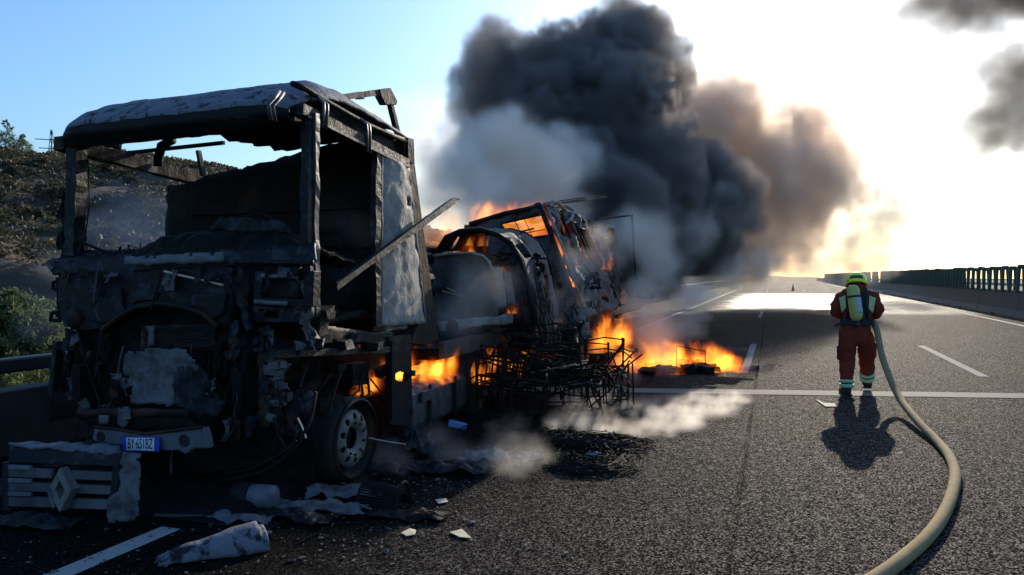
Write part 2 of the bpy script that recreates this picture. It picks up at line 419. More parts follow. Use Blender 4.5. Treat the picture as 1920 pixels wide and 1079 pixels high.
stripe('edge_line', (-3.72, 22), (-3.45, 300), .16)
rl = lambda v: 7.05 + .0185 * v
stripe('edge_line', (rl(-10), -10), (rl(300), 300), .17)
for k in range(-1, 10):
    stripe('lane_dash', (3.18, 13.55 + 17 * k), (3.22, 19.05 + 17 * k), .15)
    stripe('lane_dash', (-.42, 12.8 + 17 * k), (-.38, 18.3 + 17 * k), .13)
# skewed expansion joint of the viaduct: one pale mortar band with a dark rubber seam
jd_ = Vector((1, .249, 0)).normalized(); jc = Vector((1.05, 11.06, 0))
jn = Vector((-jd_.y, jd_.x, 0))
def band(name, u0, u1, o0, o1, z, mat):
    n = 40; A = []; B = []
    for i in range(n + 1):
        p = jc + jd_ * (u0 + (u1 - u0) * i / n)
        A.append(p + jn * (o0 + .018 * noise.noise(Vector((i * .9, 1, 0))))); B.append(p + jn * (o1 + .018 * noise.noise(Vector((i * .9, 9, 0)))))
    return flat(name, A + B[::-1], z, mat)
band('expansion_joint', -7.5, 11, -.22, .18, .005, M['joint'])
band('joint_seam', -7.5, 11, -.26, -.22, .006, M['rubber'])

# ---- concrete median barrier and the green anti-glare blades standing on it
bu = lambda v: 7.75 + .0205 * v
bt = thing('concrete_barrier', (bu(30), 30, 0), 'long grey concrete median barrier along the right side of the road', 'barrier')
prof = [(0, 0), (0, .09), (.14, .32), (.20, .96), (.40, .96), (.46, .32), (.60, .09), (.60, 0)]
v0 = 2.0
while v0 < 240:
    v1 = v0 + 5.96; mb = MB(); A = [Vector((bu(v0) + a, v0, z)) for a, z in prof]; B = [Vector((bu(v1) + a, v1, z)) for a, z in prof]; n = len(prof)
    mb.add(A + B, [(i, i + 1, n + i + 1, n + i) for i in range(n - 1)] + [tuple(range(n))[::-1], tuple(range(n, 2 * n))])
    mb.build('barrier_segment', M['concrete'], bt, bevel=.012)
    if v0 < 110:                                     # drainage slot at the foot
        MB().box((bu(v0 + 2.9) + .005, v0 + 2.9, .065), (.05, .42, .10)).build('drain_slot', M['rubber'], bt)
    v0 += 6.0
fence = thing('anti_glare_fence', (bu(30) + .3, 30, .96), 'row of dark green anti-glare blades on top of the concrete barrier, some missing', 'fence')
def blade_mesh():
    w0, w1, h, t = .17, .10, 1.02, .05
    out = [(-w0, 0), (-w0 + .115, .0), (-.014, .86), (.014, .86), (w0 - .115, 0), (w0, 0), (w1 + .035, h - .04), (w1, h), (-w1, h), (-w1 - .035, h - .04)]
    b = MB().poly([(x, -t / 2, z) for x, z in out], (0, t, 0)); b.box((0, 0, .012), (.42, .14, .024)); return b
proto = blade_mesh().build('blade', M['green'], None, bevel=.006); proto.parent = fence
proto.location = (bu(21) - bu(30), 21 - 30, 0)
random.seed(5)
v = 22.0; k = 0
missing = [(35.4, 36.0), (76, 79.8), (83.6, 87.0), (73.2, 74.4), (103, 106)]
while v < 190:
    v += 1.02 if v < 41 else .72
    if any(a < v < b for a, b in missing): continue
    c = proto.copy(); COL.objects.link(c); c.parent = fence; k += 1
    c.location = (bu(v) - bu(30), v - 30, 0); c.rotation_euler = (random.uniform(-.015, .015), random.uniform(-.025, .025), random.uniform(-.12, .12))
    c.scale = (1, 1, random.uniform(.97, 1.03))
MB().bar((bu(14) + .3, 14, 1.0), (bu(195) + .3, 195, 1.0), .06, .05).build('base_rail', M['green'], fence)
# guard rail of the opposite carriageway
gr = thing('guard_rail', (20.5, 40, 0), 'thin grey guard rail on the far side beyond the concrete barrier', 'guard rail')
MB().bar((18.6, -10, 1.25), (22.5, 240, 1.25), .07, .09).bar((18.6, -10, .8), (22.5, 240, .8), .07, .25).build('rail', M['galv'], gr)
for i in range(60):
    vv = -8 + 4 * i; MB().box((18.6 + .0156 * (vv + 10) + .1, vv, .6), (.1, .1, 1.3)).build('post', M['galv'], gr)

# ---- left parapet of the viaduct
pa = thing('parapet', (-6.4, 8, 0), 'dark steel parapet rail on a low concrete kerb behind the burnt cab at left', 'railing')
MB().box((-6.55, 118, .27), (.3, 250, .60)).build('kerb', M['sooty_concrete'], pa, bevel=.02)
MB().bar((-6.42, -7, .80), (-6.42, 243, .80), .13, .13).build('top_rail', M['galv'], pa, bevel=.02)
for i in range(44):
    MB().bar((-6.5, -5.1 + 2.3 * i, .57), (-6.44, -5.1 + 2.3 * i, .735), .07, .06, up=(0, 1, 0)).build('post', M['galv'], pa)

# ---- vegetation
def leaves(pts, size, seed, flat_=.5):
    """leaf-sized quads: pts (n,3), size (n,)"""
    r = np.random.default_rng(seed); n = len(pts)
    a = r.normal(size=(n, 3)); a /= np.linalg.norm(a, axis=1)[:, None]
    b = np.cross(a, r.normal(size=(n, 3))); b /= np.linalg.norm(b, axis=1)[:, None]
    s = size[:, None]; a = a * s; b = b * s * flat_
    return np.stack([pts - a, pts - b, pts + a, pts + b], 1).reshape(-1, 3)
def leaf_mesh(name, V_, mat):
    n = len(V_) // 4; me = bpy.data.meshes.new(name)
    me.vertices.add(n * 4); me.vertices.foreach_set('co', V_.astype(np.float32).ravel())
    me.loops.add(n * 4); me.loops.foreach_set('vertex_index', np.arange(n * 4, dtype=np.int32))
    me.polygons.add(n); me.polygons.foreach_set('loop_start', np.arange(0, n * 4, 4, dtype=np.int32))
    me.update(); me.validate(); me.materials.append(mat)
    return me
# scrub: low bushes past counting
NS = 14000
t_ = rng.uniform(46, 140, NS); w_ = rng.uniform(-85, 55, NS)
su = -.731 * t_ + .682 * w_; sv = .682 * t_ + .731 * w_
keep = (su < -12) & (vnoise2(t_ / 7 + 40, w_ / 7 + 40, 11) + rng.uniform(-.25, .3, NS) > -.32)
keep &= ~((t_ > 47) & (t_ < 61) & (rng.random(NS) > .12))
su, sv = su[keep], sv[keep]; sz = terrain(su, sv); NS = len(su)
sr = rng.uniform(.3, .95, NS) * (1 + .5 * (rng.random(NS) > .93))
nl = 34
d = rng.normal(size=(NS, nl, 3)); d /= np.linalg.norm(d, axis=2)[..., None]; d *= rng.uniform(.55, 1.05, (NS, nl, 1)); d[..., 2] = np.abs(d[..., 2]) * .8
pp = np.stack([su, sv, sz], 1)[:, None, :] + d * sr[:, None, None]
vv = leaves(pp.reshape(-1, 3), np.repeat(sr * .24, nl) * rng.uniform(.6, 1.3, NS * nl), 3, .6)
o = bpy.data.objects.new('scrub', leaf_mesh('scrub', vv, M['scrub'])); COL.objects.link(o); tag(o, kind='stuff')

def tree(name, base, h, lobes, nleaf, lsize, label, seed, mat, cat='tree', trunk_r=.14):
    root = thing(name, base, label, cat); r = np.random.default_rng(seed); b = Vector(base)
    tr = MB(); pts = [b + Vector((.12 * math.sin(k * 1.3 + seed) * k / 4, .1 * math.cos(k + seed) * k / 4, h * k / 6)) for k in range(7)]
    tr.tube(pts, 0, 7, radii=[trunk_r * (1 - .8 * k / 6) for k in range(7)])
    for lb in lobes[::2]:
        q = b + Vector(lb[:3]); s = b + Vector((0, 0, max(.3, lb[2] - lb[3] * 1.1))); tr.tube([s, s.lerp(q, .5) + Vector((0, 0, .1)), q], 0, 5, radii=[trunk_r * .35, trunk_r * .22, .015])
    tr.build('trunk', M['bark'], root, smooth=True)
    P_ = []; S_ = []
    tot = sum(lb[3] ** 2 for lb in lobes)
    for lb in lobes:
        n = int(nleaf * lb[3] ** 2 / tot); nc = max(6, n // 28)
        dd = r.normal(size=(nc, 3)); dd /= np.linalg.norm(dd, axis=1)[:, None]; cc = dd * (lb[3] * r.uniform(.45, 1.0, (nc, 1)))
        c2 = np.repeat(cc, 28, 0) + r.normal(size=(nc * 28, 3)) * lb[3] * .16
        P_.append(c2 * np.array([1, 1, .85]) + np.array(lb[:3])); S_.append(np.full(len(c2), lsize) * r.uniform(.6, 1.4, len(c2)))
    vv = leaves(np.concatenate(P_), np.concatenate(S_), seed, .28)
    o = bpy.data.objects.new('crown', leaf_mesh('crown', vv, mat)); COL.objects.link(o); o.parent = root
    return root
p = at(14, 690, 27); gz = float(terrain(p.x, p.y))
rr = random.Random(3)
lob = []
for k in range(15):
    a = rr.uniform(0, 6.28); e = rr.uniform(-.1, 1); lob.append((1.25 * math.cos(a) * math.sqrt(1 - e * .7), 1.25 * math.sin(a) * math.sqrt(1 - e * .7), 4.0 + 1.9 * e, rr.uniform(.55, .85)))
lob += [(0, 0, 5.9, .7), (.1, 0, 6.35, .45), (0, 0, 4.6, 1.1), (0, 0, 3.4, 1.0)]
hh = 1.28 - gz - .1
sc_ = hh / 6.7
tree('pine_tree', (p.x, p.y, gz), hh * .95, [(a * 1.15, b * 1.15, c * sc_, d_ * 1.1) for a, b, c, d_ in lob], 26000, .10, 'bushy green pine tree rising beyond the parapet at far left', 4, M['pine'])
p = at(140, 700, 31); gz = float(terrain(p.x, p.y))
tree('young_pine', (p.x, p.y, gz), 4.1, [(rr.uniform(-.9, .9), rr.uniform(-.9, .9), 1.6 + .35 * k, .75 - .035 * k) for k in range(9)], 9000, .10, 'smaller hazy pine just right of the bushy pine beyond the parapet', 6, M['pine'])
def crest_tree(px, top_py, dep, name, label, seed, slim=.45):
    p = at(px, 300, dep); gz = float(terrain(p.x, p.y)); top = at(px, top_py, dep).z; h = max(1.5, top - gz)
    tree(name, (p.x, p.y, gz - .1), h, [(rr.uniform(-.2, .2), rr.uniform(-.2, .2), h * (.25 + .72 * k / 7), h * slim * (1 - .8 * k / 7) * .7) for k in range(8)], 2600, .13, label, seed, M['pine'], trunk_r=.10)
crest_tree(12, 224, 104, 'pine_tree', 'tall pine standing on the skyline of the hill at far left', 8)
crest_tree(42, 252, 106, 'pine_tree', 'low round pine on the skyline right of the tall one', 9, .8)
crest_tree(218, 268, 112, 'pine_tree', 'small pine on the hill crest seen through the open cab roof', 10, .6)
for i, (px, py, dep, s) in enumerate([(75, 328, 88, 1.5), (205, 330, 90, 1.2), (30, 345, 82, 1.1), (110, 375, 76, 1.1), (250, 345, 86, 1.2), (55, 415, 68, 1.2)]):
    p = at(px, py, dep); gz = float(terrain(p.x, p.y))
    places = ['high on the slope left of the pillar', 'seen through the windscreen, upper slope', 'on the slope at the left edge', 'just left of the cab pillar, mid slope', 'seen through the windscreen, right of the other', 'low on the slope above the bare bank']
    root = tree('shrub', (p.x, p.y, gz - .1), s, [(rr.uniform(-.5, .5) * s, rr.uniform(-.5, .5) * s, s * rr.uniform(.35, .7), s * .5) for _ in range(5)], 1500, .13, 'yellow green shrub ' + places[i], 20 + i, M['scrub'], 'shrub', .05)
    root['group'] = 'larger shrubs on the hillside'
# pylon beyond the crest
p = at(97, 300, 240); top = at(97, 244, 240).z; zb = top - 22
py_ = thing('power_pylon', (p.x, p.y, zb), 'distant lattice power pylon on the hill skyline', 'pylon')
lt = MB()
for sx_, sy_ in ((1, 1), (1, -1), (-1, 1), (-1, -1)): lt.bar((p.x + sx_ * 1.6, p.y + sy_ * 1.6, zb), (p.x + sx_ * .15, p.y + sy_ * .15, top), .16, .16)
for k in range(9):
    z0 = zb + 22 * k / 9; z1 = zb + 22 * (k + 1) / 9; r0 = 1.6 - 1.45 * k / 9; r1 = 1.6 - 1.45 * (k + 1) / 9
    for sy_ in (1, -1): lt.bar((p.x - r0, p.y + sy_ * r0, z0), (p.x + r1, p.y + sy_ * r1, z1), .08, .08); lt.bar((p.x + r0, p.y + sy_ * r0, z0), (p.x - r1, p.y + sy_ * r1, z1), .08, .08)
lt.build('lattice', M['galv'], py_)
for zz, ln in ((top - 3.2, 3.6), (top - 6, 2.8)):
    MB().bar((p.x - ln, p.y - ln * .8, zz), (p.x + ln, p.y + ln * .8, zz), .2, .25).build('crossarm', M['galv'], py_)

# ================================================================== BURNT TRUCK
US = -3.1
TR = thing('burnt_truck', (-4.3, 5.2, 0), 'burnt out truck cab with no glass or doors facing the camera at left', 'truck')
def px_v(pts, v): return [on_v(x, y, v) for x, y in pts]
def px_u(pts, u): return [on_u(x, y, u) for x, y in pts]

# roof shell: lofted profile along the width, ends rounded, rear left burnt away
def roof_pt(s, t):
    u = -5.40 + 2.26 * s
    prof = [(4.52, 2.655), (4.38, 2.64), (4.30, 2.70), (4.32, 2.79), (4.45, 2.89), (4.62, 2.975), (4.84, 3.05), (5.15, 3.06), (5.6, 3.0), (6.05, 2.93)]
    x = t * (len(prof) - 1); i = min(int(x), len(prof) - 2); f = x - i
    v = prof[i][0] * (1 - f) + prof[i + 1][0] * f; z = prof[i][1] * (1 - f) + prof[i + 1][1] * f
    e = max(0, 1 - s / .16); e2 = max(0, (s - .90) / .10)
    z = z - (z - 2.64) * (.80 * e * e) - (z - 2.64) * .35 * e2 * e2
    v += .22 * e * e * (1 if t < .6 else 0) + .05 * e2
    z += .045 * (s - .5)
    return Vector((u, v, z))
mb = MB(); nu, nv = 64, 54; vs = []
for j in range(nv + 1):
    for i in range(nu + 1):
        p = roof_pt(i / nu, j / nv); vs.append(p + noise.noise_vector(p * 7) * .010 + noise.noise_vector(p * 25) * .004)
fs = []
for j in range(nv):
    for i in range(nu):
        s, t = (i + .5) / nu, (j + .5) / nv
        if t < .27: continue
        if t > .74 and s < .52 + .05 * noise.noise(Vector((t * 30, 2, 0))): continue
        a = j * (nu + 1) + i; fs.append((a, a + 1, a + nu + 2, a + nu + 1))
mb.add(vs, fs).build('roof_shell', M['ash_roof'], TR, smooth=True, solid=.022)
mb = MB(); mb.add(vs, [(j * (nu + 1) + i, j * (nu + 1) + i + 1, (j + 1) * (nu + 1) + i + 1, (j + 1) * (nu + 1) + i) for j in range(int(nv * .30)) for i in range(nu)])
mb.build('sun_visor', M['char'], TR, smooth=True, solid=.03)
# beam under the visor across the windscreen top
MB().bar((-5.36, 4.50, 2.665), (-3.16, 4.50, 2.70), .10, .07, segs=12).rough(.012, 9).build('header_beam', M['soot'], TR)
MB().bar((-5.3, 4.85, 2.80), (-3.2, 4.85, 2.80), .07, .06, segs=8).rough(.01, 9).build('roof_bow', M['interior'], TR)
MB().bar((-4.2, 5.35, 2.74), (-3.2, 5.35, 2.76), .05, .05, segs=8).rough(.01, 9).build('roof_bow', M['interior'], TR)
mb = MB().sheet([(-4.3, 4.6, 2.74), (-3.2, 4.6, 2.77), (-3.2, 5.8, 2.80), (-4.15, 5.8, 2.76)], 16, 16, .05, 4, seed=3, ragged=.05)
mb.build('headlining', M['interior'], TR, smooth=True, solid=.015)
# side rails of the roof
MB().bar((-3.10, 4.42, 2.755), (-3.10, 6.02, 2.60), .07, .075, segs=14).rough(.008, 9).build('gutter_rail', M['char_blue'], TR)
MB().bar((-3.07, 4.46, 2.715), (-3.07, 5.95, 2.575), .02, .02).build('gutter_lip', M['grey_metal'], TR)
MB().bar((-5.40, 4.46, 2.665), (-5.45, 6.2, 2.555), .11, .11, segs=14).rough(.014, 8).build('gutter_rail', M['char_rust'], TR, label='browned roof rail on the far side of the cab')
# side of the roof: dark recess behind the hoops and its top line
mb = MB().sheet([(-3.17, 4.75, 2.76), (-3.17, 6.02, 2.62), (-3.20, 6.02, 2.86), (-3.20, 4.9, 2.92)], 18, 6, .03, 6, seed=4)
mb.build('roof_side', M['interior'], TR, smooth=True, solid=.015)
tl = [on_u(x, y, -3.14) for x, y in ((548, 157), (575, 168), (610, 190), (650, 213), (690, 235), (730, 253), (772, 268))]
MB().tube(tl, .022, 6).build('roof_edge', M['char'], TR, smooth=True)
for x0, y0, x1, y1, x2, y2 in ((596, 183, 607, 208, 604, 240), (675, 224, 688, 246, 688, 285), (524, 172, 503, 196, 508, 226)):
    a, b, c = on_u(x0, y0, -3.12), on_u(x1, y1, -3.06), on_u(x2, y2, -3.06)
    for d in (0, .045):
        MB().tube([a + Vector((0, d, 0)), a.lerp(b, .6) + Vector((.02, d, .012)), b + Vector((0, d, 0)), c + Vector((0, d, 0))], .013, 6).build('roof_strap', M['grey_metal'], TR, smooth=True)
# bent hoop and thin bar seen against the sky through the far side
h0 = on_v(325, 262, 5.3); h1 = on_v(296, 312, 5.3)
MB().tube([h0, h0.lerp(h1, .35) + Vector((-.07, 0, .03)), h0.lerp(h1, .7) + Vector((-.05, 0, 0)), h1], .042, 8).rough(.01, 12).build('bent_hoop', M['soot'], TR, smooth=True)
MB().bar(on_v(232, 288, 5.25), on_v(420, 268, 5.25), .03, .03).build('thin_bar', M['soot'], TR)
MB().bar(on_v(372, 283, 5.9), on_v(381, 330, 5.9), .05, .03).build('thin_bar', M['char'], TR)
# pillars
def ragged_post(pts, w, d, name, mat, seed=0, amp=.012, label=None):
    mb = MB()
    for a, b in zip(pts[:-1], pts[1:]): mb.bar(a, b, w, d, up=(0, 1, 0), segs=14)
    return mb.rough(amp, 11, seed).build(name, mat, TR, label=label)
ragged_post([on_v(581, 205, 4.55), on_v(578, 400, 4.5), on_v(580, 600, 4.5)], .065, .10, 'windscreen_pillar', M['char_blue'], 1)
ragged_post([on_u(592, 212, -3.06), on_u(592, 470, -3.06), on_u(594, 610, -3.06)], .03, .05, 'door_seal', M['grey_metal'], 2, .012)
ragged_post([on_v(145, 275, 4.5), on_v(139, 480, 4.5)], .105, .10, 'windscreen_pillar', M['char_blue'], 3, .014)
mb = MB()
for k in range(9):
    q = on_v(122 + 5 * math.sin(k * 1.7), 362 + 14 * k, 4.55); mb.box(q, (.05 + .02 * math.sin(k), .06, .07))
mb.rough(.03, 20, 5).build('burnt_mirror_arm', M['soot'], TR)
MB().tube([on_v(165, 300, 4.6), on_v(168, 380, 4.6), on_v(160, 440, 4.6), on_v(163, 470, 4.6)], .006, 5).build('hanging_wire', M['rod'], TR)
MB().bar(on_v(155, 455, 4.5), on_v(195, 472, 4.5), .02, .02).build('wiper_arm', M['soot'], TR)
# rear wall of the cab and bunk
mb = MB().sheet([(-5.64, 5.82, 1.1), (-3.2, 5.82, 1.1), (-3.2, 5.82, 2.86), (-5.62, 5.82, 2.46)], 40, 28, .03, 2.5, seed=6, ragged=.03)
mb.build('rear_wall', M['interior'], TR, smooth=True, solid=.04)
for zz in (1.45, 1.85, 2.2): MB().bar((-5.3, 5.76, zz), (-3.25, 5.76, zz + .02), .03, .05, segs=10).rough(.01, 9).build('wall_rib', M['interior'], TR)
mb = MB().sheet([(-5.5, 4.5, 1.3), (-3.15, 4.5, 1.3), (-3.15, 5.8, 1.28), (-5.5, 5.8, 1.28)], 24, 16, .10, 4, seed=8)
mb.build('cab_floor', M['soot'], TR, smooth=True, solid=.04)
for uu in (-4.9, -3.75):
    mb = MB().box((uu, 5.4, 1.42), (.5, .5, .22)).bar((uu - .2, 5.62, 1.4), (uu - .16, 5.72, 2.0), .03, .03).bar((uu + .2, 5.62, 1.4), (uu + .16, 5.72, 2.0), .03, .03).bar((uu - .16, 5.72, 2.0), (uu + .16, 5.72, 2.0), .03, .03)
    for k in range(4): mb.bar((uu - .2, 5.63 + .02 * k, 1.5 + .12 * k), (uu + .2, 5.63 + .02 * k, 1.5 + .12 * k), .012, .012)
    mb.rough(.015, 7, uu).build('seat_frame', M['soot'], TR)
# dashboard: a heap of melted trim
vs = []; nu, nv = 60, 22
for j in range(nv + 1):
    for i in range(nu + 1):
        s, t = i / nu, j / nv; u = -5.42 + 2.3 * s; v = 4.42 + .75 * t
        px = 100 + 490 * s
        hh = .16 * math.exp(-((s - .62) / .22) ** 2) + .10 * math.exp(-((s - .86) / .10) ** 2) + .05 * math.exp(-((s - .42) / .1) ** 2)
        z = 1.70 + (hh + .07) * math.sin(math.pi * min(1, t * 1.15) ** .7) + .05 * noise.noise(Vector((u * 5, v * 5, 1))) + .03 * noise.noise(Vector((u * 14, v * 14, 5)))
        vs.append(Vector((u, v, z)))
MB().add(vs, [(j * (nu + 1) + i, j * (nu + 1) + i + 1, (j + 1) * (nu + 1) + i + 1, (j + 1) * (nu + 1) + i) for j in range(nv) for i in range(nu)]).build('dashboard', M['soot'], TR, solid=.03)
mb = MB().sheet(px_v([(388, 432), (548, 440), (525, 415), (420, 405)], 4.62), 22, 8, .03, 8, seed=9, ragged=.02)
mb.build('dashboard_cover', M['char_blue'], TR, smooth=True, solid=.012)
wc = on_v(470, 425, 4.85)
MB().tube([wc + Vector((.2 * math.cos(a), .1 * math.sin(a), .16 * math.sin(a) - .05)) for a in [k * math.pi / 10 for k in range(20)]], .013, 6, closed=True).build('steering_wheel', M['rod'], TR)
# cowl and the pale strips under the windscreen
def px_sheet(pts, v, nu, nv, name, mat, amp=.02, sc=5, seed=0, ragged=.0, solid=.02, mask=None, par=None, fn=None, label=None, smooth=True):
    """pts: tl, tr, br, bl in the photograph"""
    vv = v if isinstance(v, (list, tuple)) else [v] * 4
    q = [on_v(x, y, w) for (x, y), w in zip(pts, vv)]
    return MB().sheet([q[3], q[2], q[1], q[0]], nu, nv, amp, sc, mask, seed, ragged, fn).build(name, mat, par or TR, smooth=smooth, solid=solid, label=label)
px_sheet([(98, 486), (592, 458), (592, 492), (98, 516)], [4.44, 4.44, 4.36, 4.36], 50, 4, 'windscreen_cowl', M['char_blue'], .02, 7, 11, .015)
px_sheet([(238, 482), (418, 473), (418, 491), (232, 498)], 4.315, 24, 3, 'cowl_trim', M['pale_paint'], .012, 9, 12, .012, .015, mask=lambda s, t: t > .5 and noise.noise(Vector((s * 14, 3, 0))) > .18)
px_sheet([(432, 486), (588, 489), (588, 499), (432, 494)], 4.31, 20, 2, 'cowl_trim', M['char_blue'], .008, 9, 13, .01, .015)
MB().bar(on_v(95, 492, 4.4), on_v(105, 506, 4.4), .08, .05).bar(on_v(78, 497, 4.42), on_v(112, 488, 4.42), .02, .02).rough(.01, 10).build('cowl_end', M['grey_metal'], TR)
# front panel with the arched grille opening
out = [(108, 512), (434, 497), (436, 560), (428, 600), (405, 612), (384, 588), (345, 574), (300, 568), (258, 574), (222, 592), (196, 616), (160, 622), (118, 612), (108, 560)]
MB().poly(px_v(out, 4.36), (0, .05, 0)).build('front_panel', M['char_blue'], TR, bevel=.012)
arch = px_v([(192, 620), (222, 594), (258, 576), (300, 569), (345, 575), (384, 589), (408, 612)], 4.34)
MB().tube(arch, .022, 7).rough(.006, 15).build('arch_trim', M['char_rust'], TR, smooth=True)
for q, dp in (([(160, 545), (232, 540), (236, 585), (200, 608), (166, 600)], .03), ([(244, 548), (300, 546), (296, 562), (262, 566), (248, 572)], .018), ([(355, 552), (428, 550), (424, 586), (404, 600), (386, 580), (358, 570)], .025)):
    MB().poly([p + Vector((0, -dp, 0)) for p in px_v(q, 4.355)], (0, dp, 0)).build('panel_boss', M['char_blue'], TR, bevel=.012)
MB().tube(px_v([(308, 509), (340, 517), (385, 527), (418, 535)], 4.32), .008, 6).build('bonnet_strut', M['paper'], TR)
# near side front corner: step box, hanging skin
def frame(pts_o, pts_i, v, depth, name, mat, par=TR):
    o_, i_ = px_v(pts_o, v), px_v(pts_i, v); d = Vector((0, depth, 0)); n = len(o_); vs = o_ + i_ + [p + d for p in o_] + [p + d for p in i_]; fs = []
    for k in range(n):
        j = (k + 1) % n; fs += [(k, j, n + j, n + k), (2 * n + k, 3 * n + k, 3 * n + j, 2 * n + j), (k, 2 * n + k, 2 * n + j, j), (n + k, n + j, 3 * n + j, 3 * n + k)]
    return MB().add(vs, fs).build(name, mat, par, bevel=.006)
frame([(478, 508), (588, 508), (586, 576), (474, 572)], [(492, 520), (570, 521), (568, 562), (488, 558)], 4.36, .09, 'step_box', M['char_blue'])
px_sheet([(490, 522), (568, 522), (566, 562), (488, 556)], 4.44, 8, 6, 'step_box_back', M['char_blue'], .02, 7, 15)
px_sheet([(490, 513), (558, 517), (558, 523), (490, 521)], 4.352, 10, 1, 'step_edge', M['pale_paint'], .006, 9, 16, .006)
px_sheet([(478, 562), (540, 566), (538, 574), (478, 570)], 4.352, 10, 1, 'step_edge', M['pale_paint'], .006, 9, 17, .006)
frame([(474, 574), (576, 578), (572, 606), (474, 604)], [(484, 580), (522, 582), (522, 597), (484, 596)], 4.40, .10, 'lower_step', M['char_blue'])
ragged_post([on_v(577, 500, 4.44), on_v(580, 560, 4.44), on_v(570, 612, 4.42), on_v(590, 640, 4.42)], .07, .05, 'corner_skin', M['grey_metal'], 21, .03)
ragged_post([on_v(452, 500, 4.38), on_v(455, 560, 4.38), on_v(470, 618, 4.36)], .05, .05, 'corner_strut', M['char_blue'], 22, .02)
ragged_post([on_v(430, 500, 4.4), on_v(433, 610, 4.4)], .08, .06, 'corner_strut', M['soot'], 23, .02)
mb = MB()
for k in range(7):
    p = on_v(598 + 3 * math.sin(k * 2.1), 586 + 9 * k, 4.6); mb.box(p + Vector((0, .03 * math.cos(k), 0)), (.14 - .01 * k, .12, .07))
mb.rough(.05, 13, 3).build('melted_headlamp', M['char_rust'], TR)
px_sheet([(500, 640), (610, 636), (604, 655), (505, 664)], [4.45, 4.6, 4.5, 4.4], 14, 3, 'sill_corner', M['char_blue'], .02, 8, 24, .02)
# engine, radiator, chassis
mb = MB().sheet([(-5.25, 4.52, .45), (-3.55, 4.52, .45), (-3.55, 4.50, 1.38), (-5.25, 4.50, 1.38)], 40, 22, .09, 5, seed=30)
mb.build('engine_front', M['soot'], TR, solid=.05)
mb = MB().box((-4.4, 5.3, .85), (1.4, 1.3, .8))
for k in range(14): mb.box((random.Random(k).uniform(-5, -3.7), 4.66 + .02 * (k % 3), random.Random(k + 50).uniform(.5, 1.2)), (.16, .2, .13))
mb.rough(.03, 4).build('engine_block', M['soot'], TR)
for k in range(9):
    a, b = on_v(272, 618 + 4.4 * k, 4.42), on_v(404, 612 + 4.4 * k, 4.42)
    MB().bar(a, b, .012, .02, segs=8).rough(.012, 14, k).build('radiator_fin', M['char'], TR)
MB().sheet([on_v(268, 662, 4.45), on_v(408, 656, 4.45), on_v(406, 608, 4.45), on_v(268, 612, 4.45)], 10, 4, .03, 8).build('radiator_core', M['char_rust'], TR, solid=.03)
px_sheet([(276, 612), (288, 610), (292, 648), (280, 650)], 4.40, 3, 6, 'radiator_scrap', M['ash_white'], .03, 14, 31, .02)
ragged_post([on_v(108, 640, 4.5), on_v(98, 748, 4.5)], .05, .05, 'step_frame', M['char_blue'], 32, .006)
ragged_post([on_v(96, 652, 4.5), on_v(180, 646, 4.5)], .04, .05, 'step_frame', M['soot'], 33, .006)
for x0, x1 in ((112, 120), (134, 128), (150, 148), (172, 172)):
    ragged_post([on_v(x0, 655, 4.55), on_v(x1, 742, 4.55)], .035, .05, 'step_bar', M['soot'], x0, .008)
px_sheet([(96, 735), (185, 735), (180, 775), (90, 790)], 4.5, 10, 5, 'step_plate', M['soot'], .03, 6, 35)
px_sheet([(120, 618), (200, 618), (190, 660), (120, 650)], 4.5, 8, 5, 'wing_remains', M['soot'], .04, 6, 36)
# mirror bracket on the far corner
MB().tube(px_v([(116, 525), (100, 530), (100, 541), (112, 547)], 4.40), .016, 6, closed=True).build('mirror_bracket', M['soot'], TR)
MB().tube(px_v([(112, 584), (97, 588), (95, 600), (112, 602)], 4.40), .018, 6, closed=True).build('mirror_bracket', M['soot'], TR)
ragged_post([on_v(113, 520, 4.4), on_v(117, 602, 4.4)], .05, .04, 'mirror_bracket', M['soot'], 37, .004)
c_ = on_v(141, 597, 4.36)
MB().lathe([(.005, -.05), (.06, -.045), (.082, 0), (.06, .045), (.005, .05)], c_, 'Y', 16).build('round_lamp', M['char_rust'], TR, smooth=True)
# melted insulation hanging over the engine: pale crust and a darker crumpled sheet
def outline_sheet(pts, v, name, mat, amp, seed, par=TR, lean=0.0, step=10):
    """irregular outline filled with a crumpled grid"""
    xs = [p[0] for p in pts]; ys = [p[1] for p in pts]; x0, x1, y0, y1 = min(xs), max(xs), min(ys), max(ys)
    def inside(x, y):
        r = False; n = len(pts)
        for k in range(n):
            (xa, ya), (xb, yb) = pts[k], pts[k - 1]
            if (ya > y) != (yb > y) and x < (xb - xa) * (y - ya) / (yb - ya) + xa: r = not r
        return r
    nu, nv = int((x1 - x0) / step * 2), int((y1 - y0) / step * 2)
    q = [on_v(x0, y1, v - lean), on_v(x1, y1, v - lean), on_v(x1, y0, v), on_v(x0, y0, v)]
    return MB().sheet(q, nu, nv, amp, 7, lambda s, t: not inside(x0 + (x1 - x0) * s + 5 * noise.noise(Vector((s * 9, t * 9, seed))), y1 - (y1 - y0) * t + 5 * noise.noise(Vector((s * 9, t * 9, seed + 3)))), seed).build(name, mat, par, smooth=True, solid=.014)
outline_sheet([(237, 664), (290, 656), (350, 654), (372, 690), (352, 700), (330, 716), (326, 762), (285, 758), (246, 756), (252, 728), (238, 700)], 4.30, 'insulation_crust', M['ash_white'], .035, 41, lean=.05)
outline_sheet([(336, 692), (376, 688), (404, 716), (402, 732), (424, 756), (418, 772), (388, 792), (350, 770), (330, 760), (328, 716)], 4.27, 'crumpled_lagging', M['char_blue'], .05, 42, lean=.05)
outline_sheet([(380, 714), (402, 710), (406, 730), (388, 740)], 4.24, 'insulation_crust', M['ash_white'], .02, 43, step=6)
